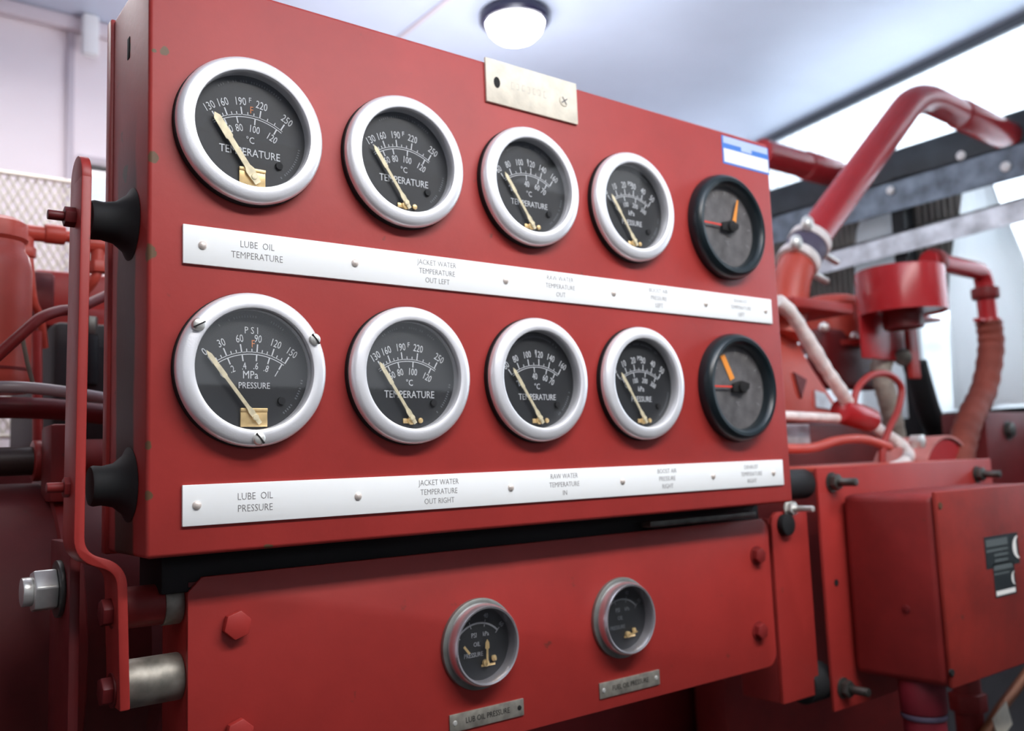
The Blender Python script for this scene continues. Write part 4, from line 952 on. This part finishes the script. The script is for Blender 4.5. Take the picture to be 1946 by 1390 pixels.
# grey sleeved hose elbow
sp = smooth([P3(*p) for p in ((1715, 672, .30), (1690, 668, .30), (1674, 700, .30), (1682, 740, .30), (1695, 790, .31), (1705, 850, .33), (1712, 900, .35))], 8)
m = MB(); r0 = sz(19, sp[20]); m.tube(sp, r0, 20, rr=[r0*(1+.05*math.sin(i*2.1)) for i in range(len(sp))]); top(m, 'sleeved_hose', M_hosef, 'khaki grey ribbed hose bending down behind the thin red loop', 'hose')
sp = smooth([P3(*p) for p in ((1738, 690, .42), (1752, 740, .42), (1768, 790, .43), (1790, 830, .45))], 8)
m = MB(); m.tube(sp, sz(22, sp[8]), 20); top(m, 'black_hose', M_black, 'black hose just right of the khaki hose', 'hose')
m = MB(); m.cyl(P3(1716, 680, .26), P3(1716, 680, .31), .018, 20, .003); top(m, 'hose_plug', M_dsteel, 'dark round plug at the top of the khaki hose', 'plug')
# thin red loop
sp = smooth([P3(*p) for p in ((1622, 770, .20), (1630, 738, .20), (1655, 714, .20), (1688, 712, .20), (1712, 735, .20), (1708, 775, .20), (1690, 815, .20), (1678, 850, .20), (1676, 890, .20))], 8)
m = MB(); m.tube(sp, sz(6.5, sp[20]), 14); top(m, 'oil_line', M_red, 'thin red oil line making a loop in front of the khaki hose', 'pipe')
# horizontal rods and arms
rod = thing('throttle_rod', 'pale steel rod between red edges beside the lower case corner', 'rod', tuple(P3(1550, 795, .22)))
MB().cyl(P3(1480, 790, .22), P3(1602, 796, .22), sz(9, P3(1550, 795, .22)), 18).build('rod', M_hosew, rod)
MB().cyl(P3(1596, 780, .215), P3(1655, 800, .215), sz(24, P3(1620, 790, .22)), 20, .006).build('rod_end', M_redp, rod)
m = MB(); sp = smooth([P3(*p) for p in ((1470, 852, .20), (1540, 852, .20), (1590, 838, .20), (1640, 835, .20), (1690, 850, .20))], 8); m.tube(sp, sz(9, sp[8]), 14); top(m, 'red_rod', M_redb, 'level red rod above the frame plate shelf', 'rod')
m = MB(); a = P3(1510, 838, .25); m.box((a.x-.02, .25, a.z-.02), (a.x+.05, .29, a.z+.03), .004); top(m, 'steel_block', M_galv, 'small grey steel block beside the case edge', 'block')
# pulley guard (curved red) on the shelf
pc = P3(1775, 910, .20); rg = sz(95, pc)
m = MB(); m.M = Matrix.Translation((pc.x, .17, pc.z-.02)) @ Matrix.Rotation(PI/2, 4, 'X')
m.lathe([(0, -.10), (rg*.97, -.10), (rg, -.09), (rg, -.01), (rg*.97, 0), (0, 0)], 64)
pg = thing('pulley_guard', 'round red pulley guard rising behind the frame plate', 'guard', tuple(pc)); m.build('drum', M_redp, pg)
m = MB(); m.M = Matrix.Translation((pc.x, .17, pc.z-.02)) @ Matrix.Rotation(PI/2, 4, 'X'); m.lathe([(rg*1.0, -.105), (rg*1.05, -.105), (rg*1.05, .005), (rg*1.0, .005)], 64); m.build('hoop', plain('dusty_pink_edge', (.55, .20, .18), .5, var=.2), pg)
p = P3(1734, 840, .16); tag(MB().hexa(p, p+Vector((0, -.02, 0)), .014).build('fitting_nut', M_zinc), 'small plated nut above the frame plate shelf', 'nut')
# dark mass behind: right-hand engine body
m = MB(); a = P3(1490, 800, .45); m.box((1.25, .49, .40), (2.0, .58, P3(1560, 800, .45).z-.0), .02); top(m, 'gear_case', M_red2, 'red gear case behind the pipes on the right', 'engine part')
# things in the dark under the junction box
m = MB(); sp = smooth([P3(*p) for p in ((1960, 1270, .02), (1930, 1310, .02), (1900, 1350, .02), (1870, 1400, .02))], 6); m.tube(sp, sz(10, sp[5]), 14); top(m, 'copper_line', plain('copper_brown', (.30, .11, .05), .4, .5), 'brown copper line under the junction box, bottom right', 'pipe')
m = MB(); p = P3(1840, 1340, .05); m.cyl(p+Vector((0, 0, -.08)), p+Vector((0, 0, .05)), .022, 20, .003); m.hexa(p+Vector((0, 0, -.01)), p+Vector((0, 0, .02)), .030); top(m, 'drain_cock', M_red2, 'small red drain fitting under the junction box', 'fitting')
m = MB(); p = P3(1905, 1372, -.02); m.M = Matrix.Translation(p) @ Matrix.Rotation(-.35, 4, 'Y'); m.box((-.026, -.001, -.02), (.026, .001, .02), .0005); top(m, 'paper_tag', M_cplate, 'small dirty white tag hanging at the bottom right corner', 'tag')
# skid beam under everything
m = MB(); m.box((-.6, .10, .05), (2.0, .60, .22), .01); top(m, 'skid_beam', plain('black_skid', (.02, .02, .02), .6), 'black steel skid under the engine', 'beam')
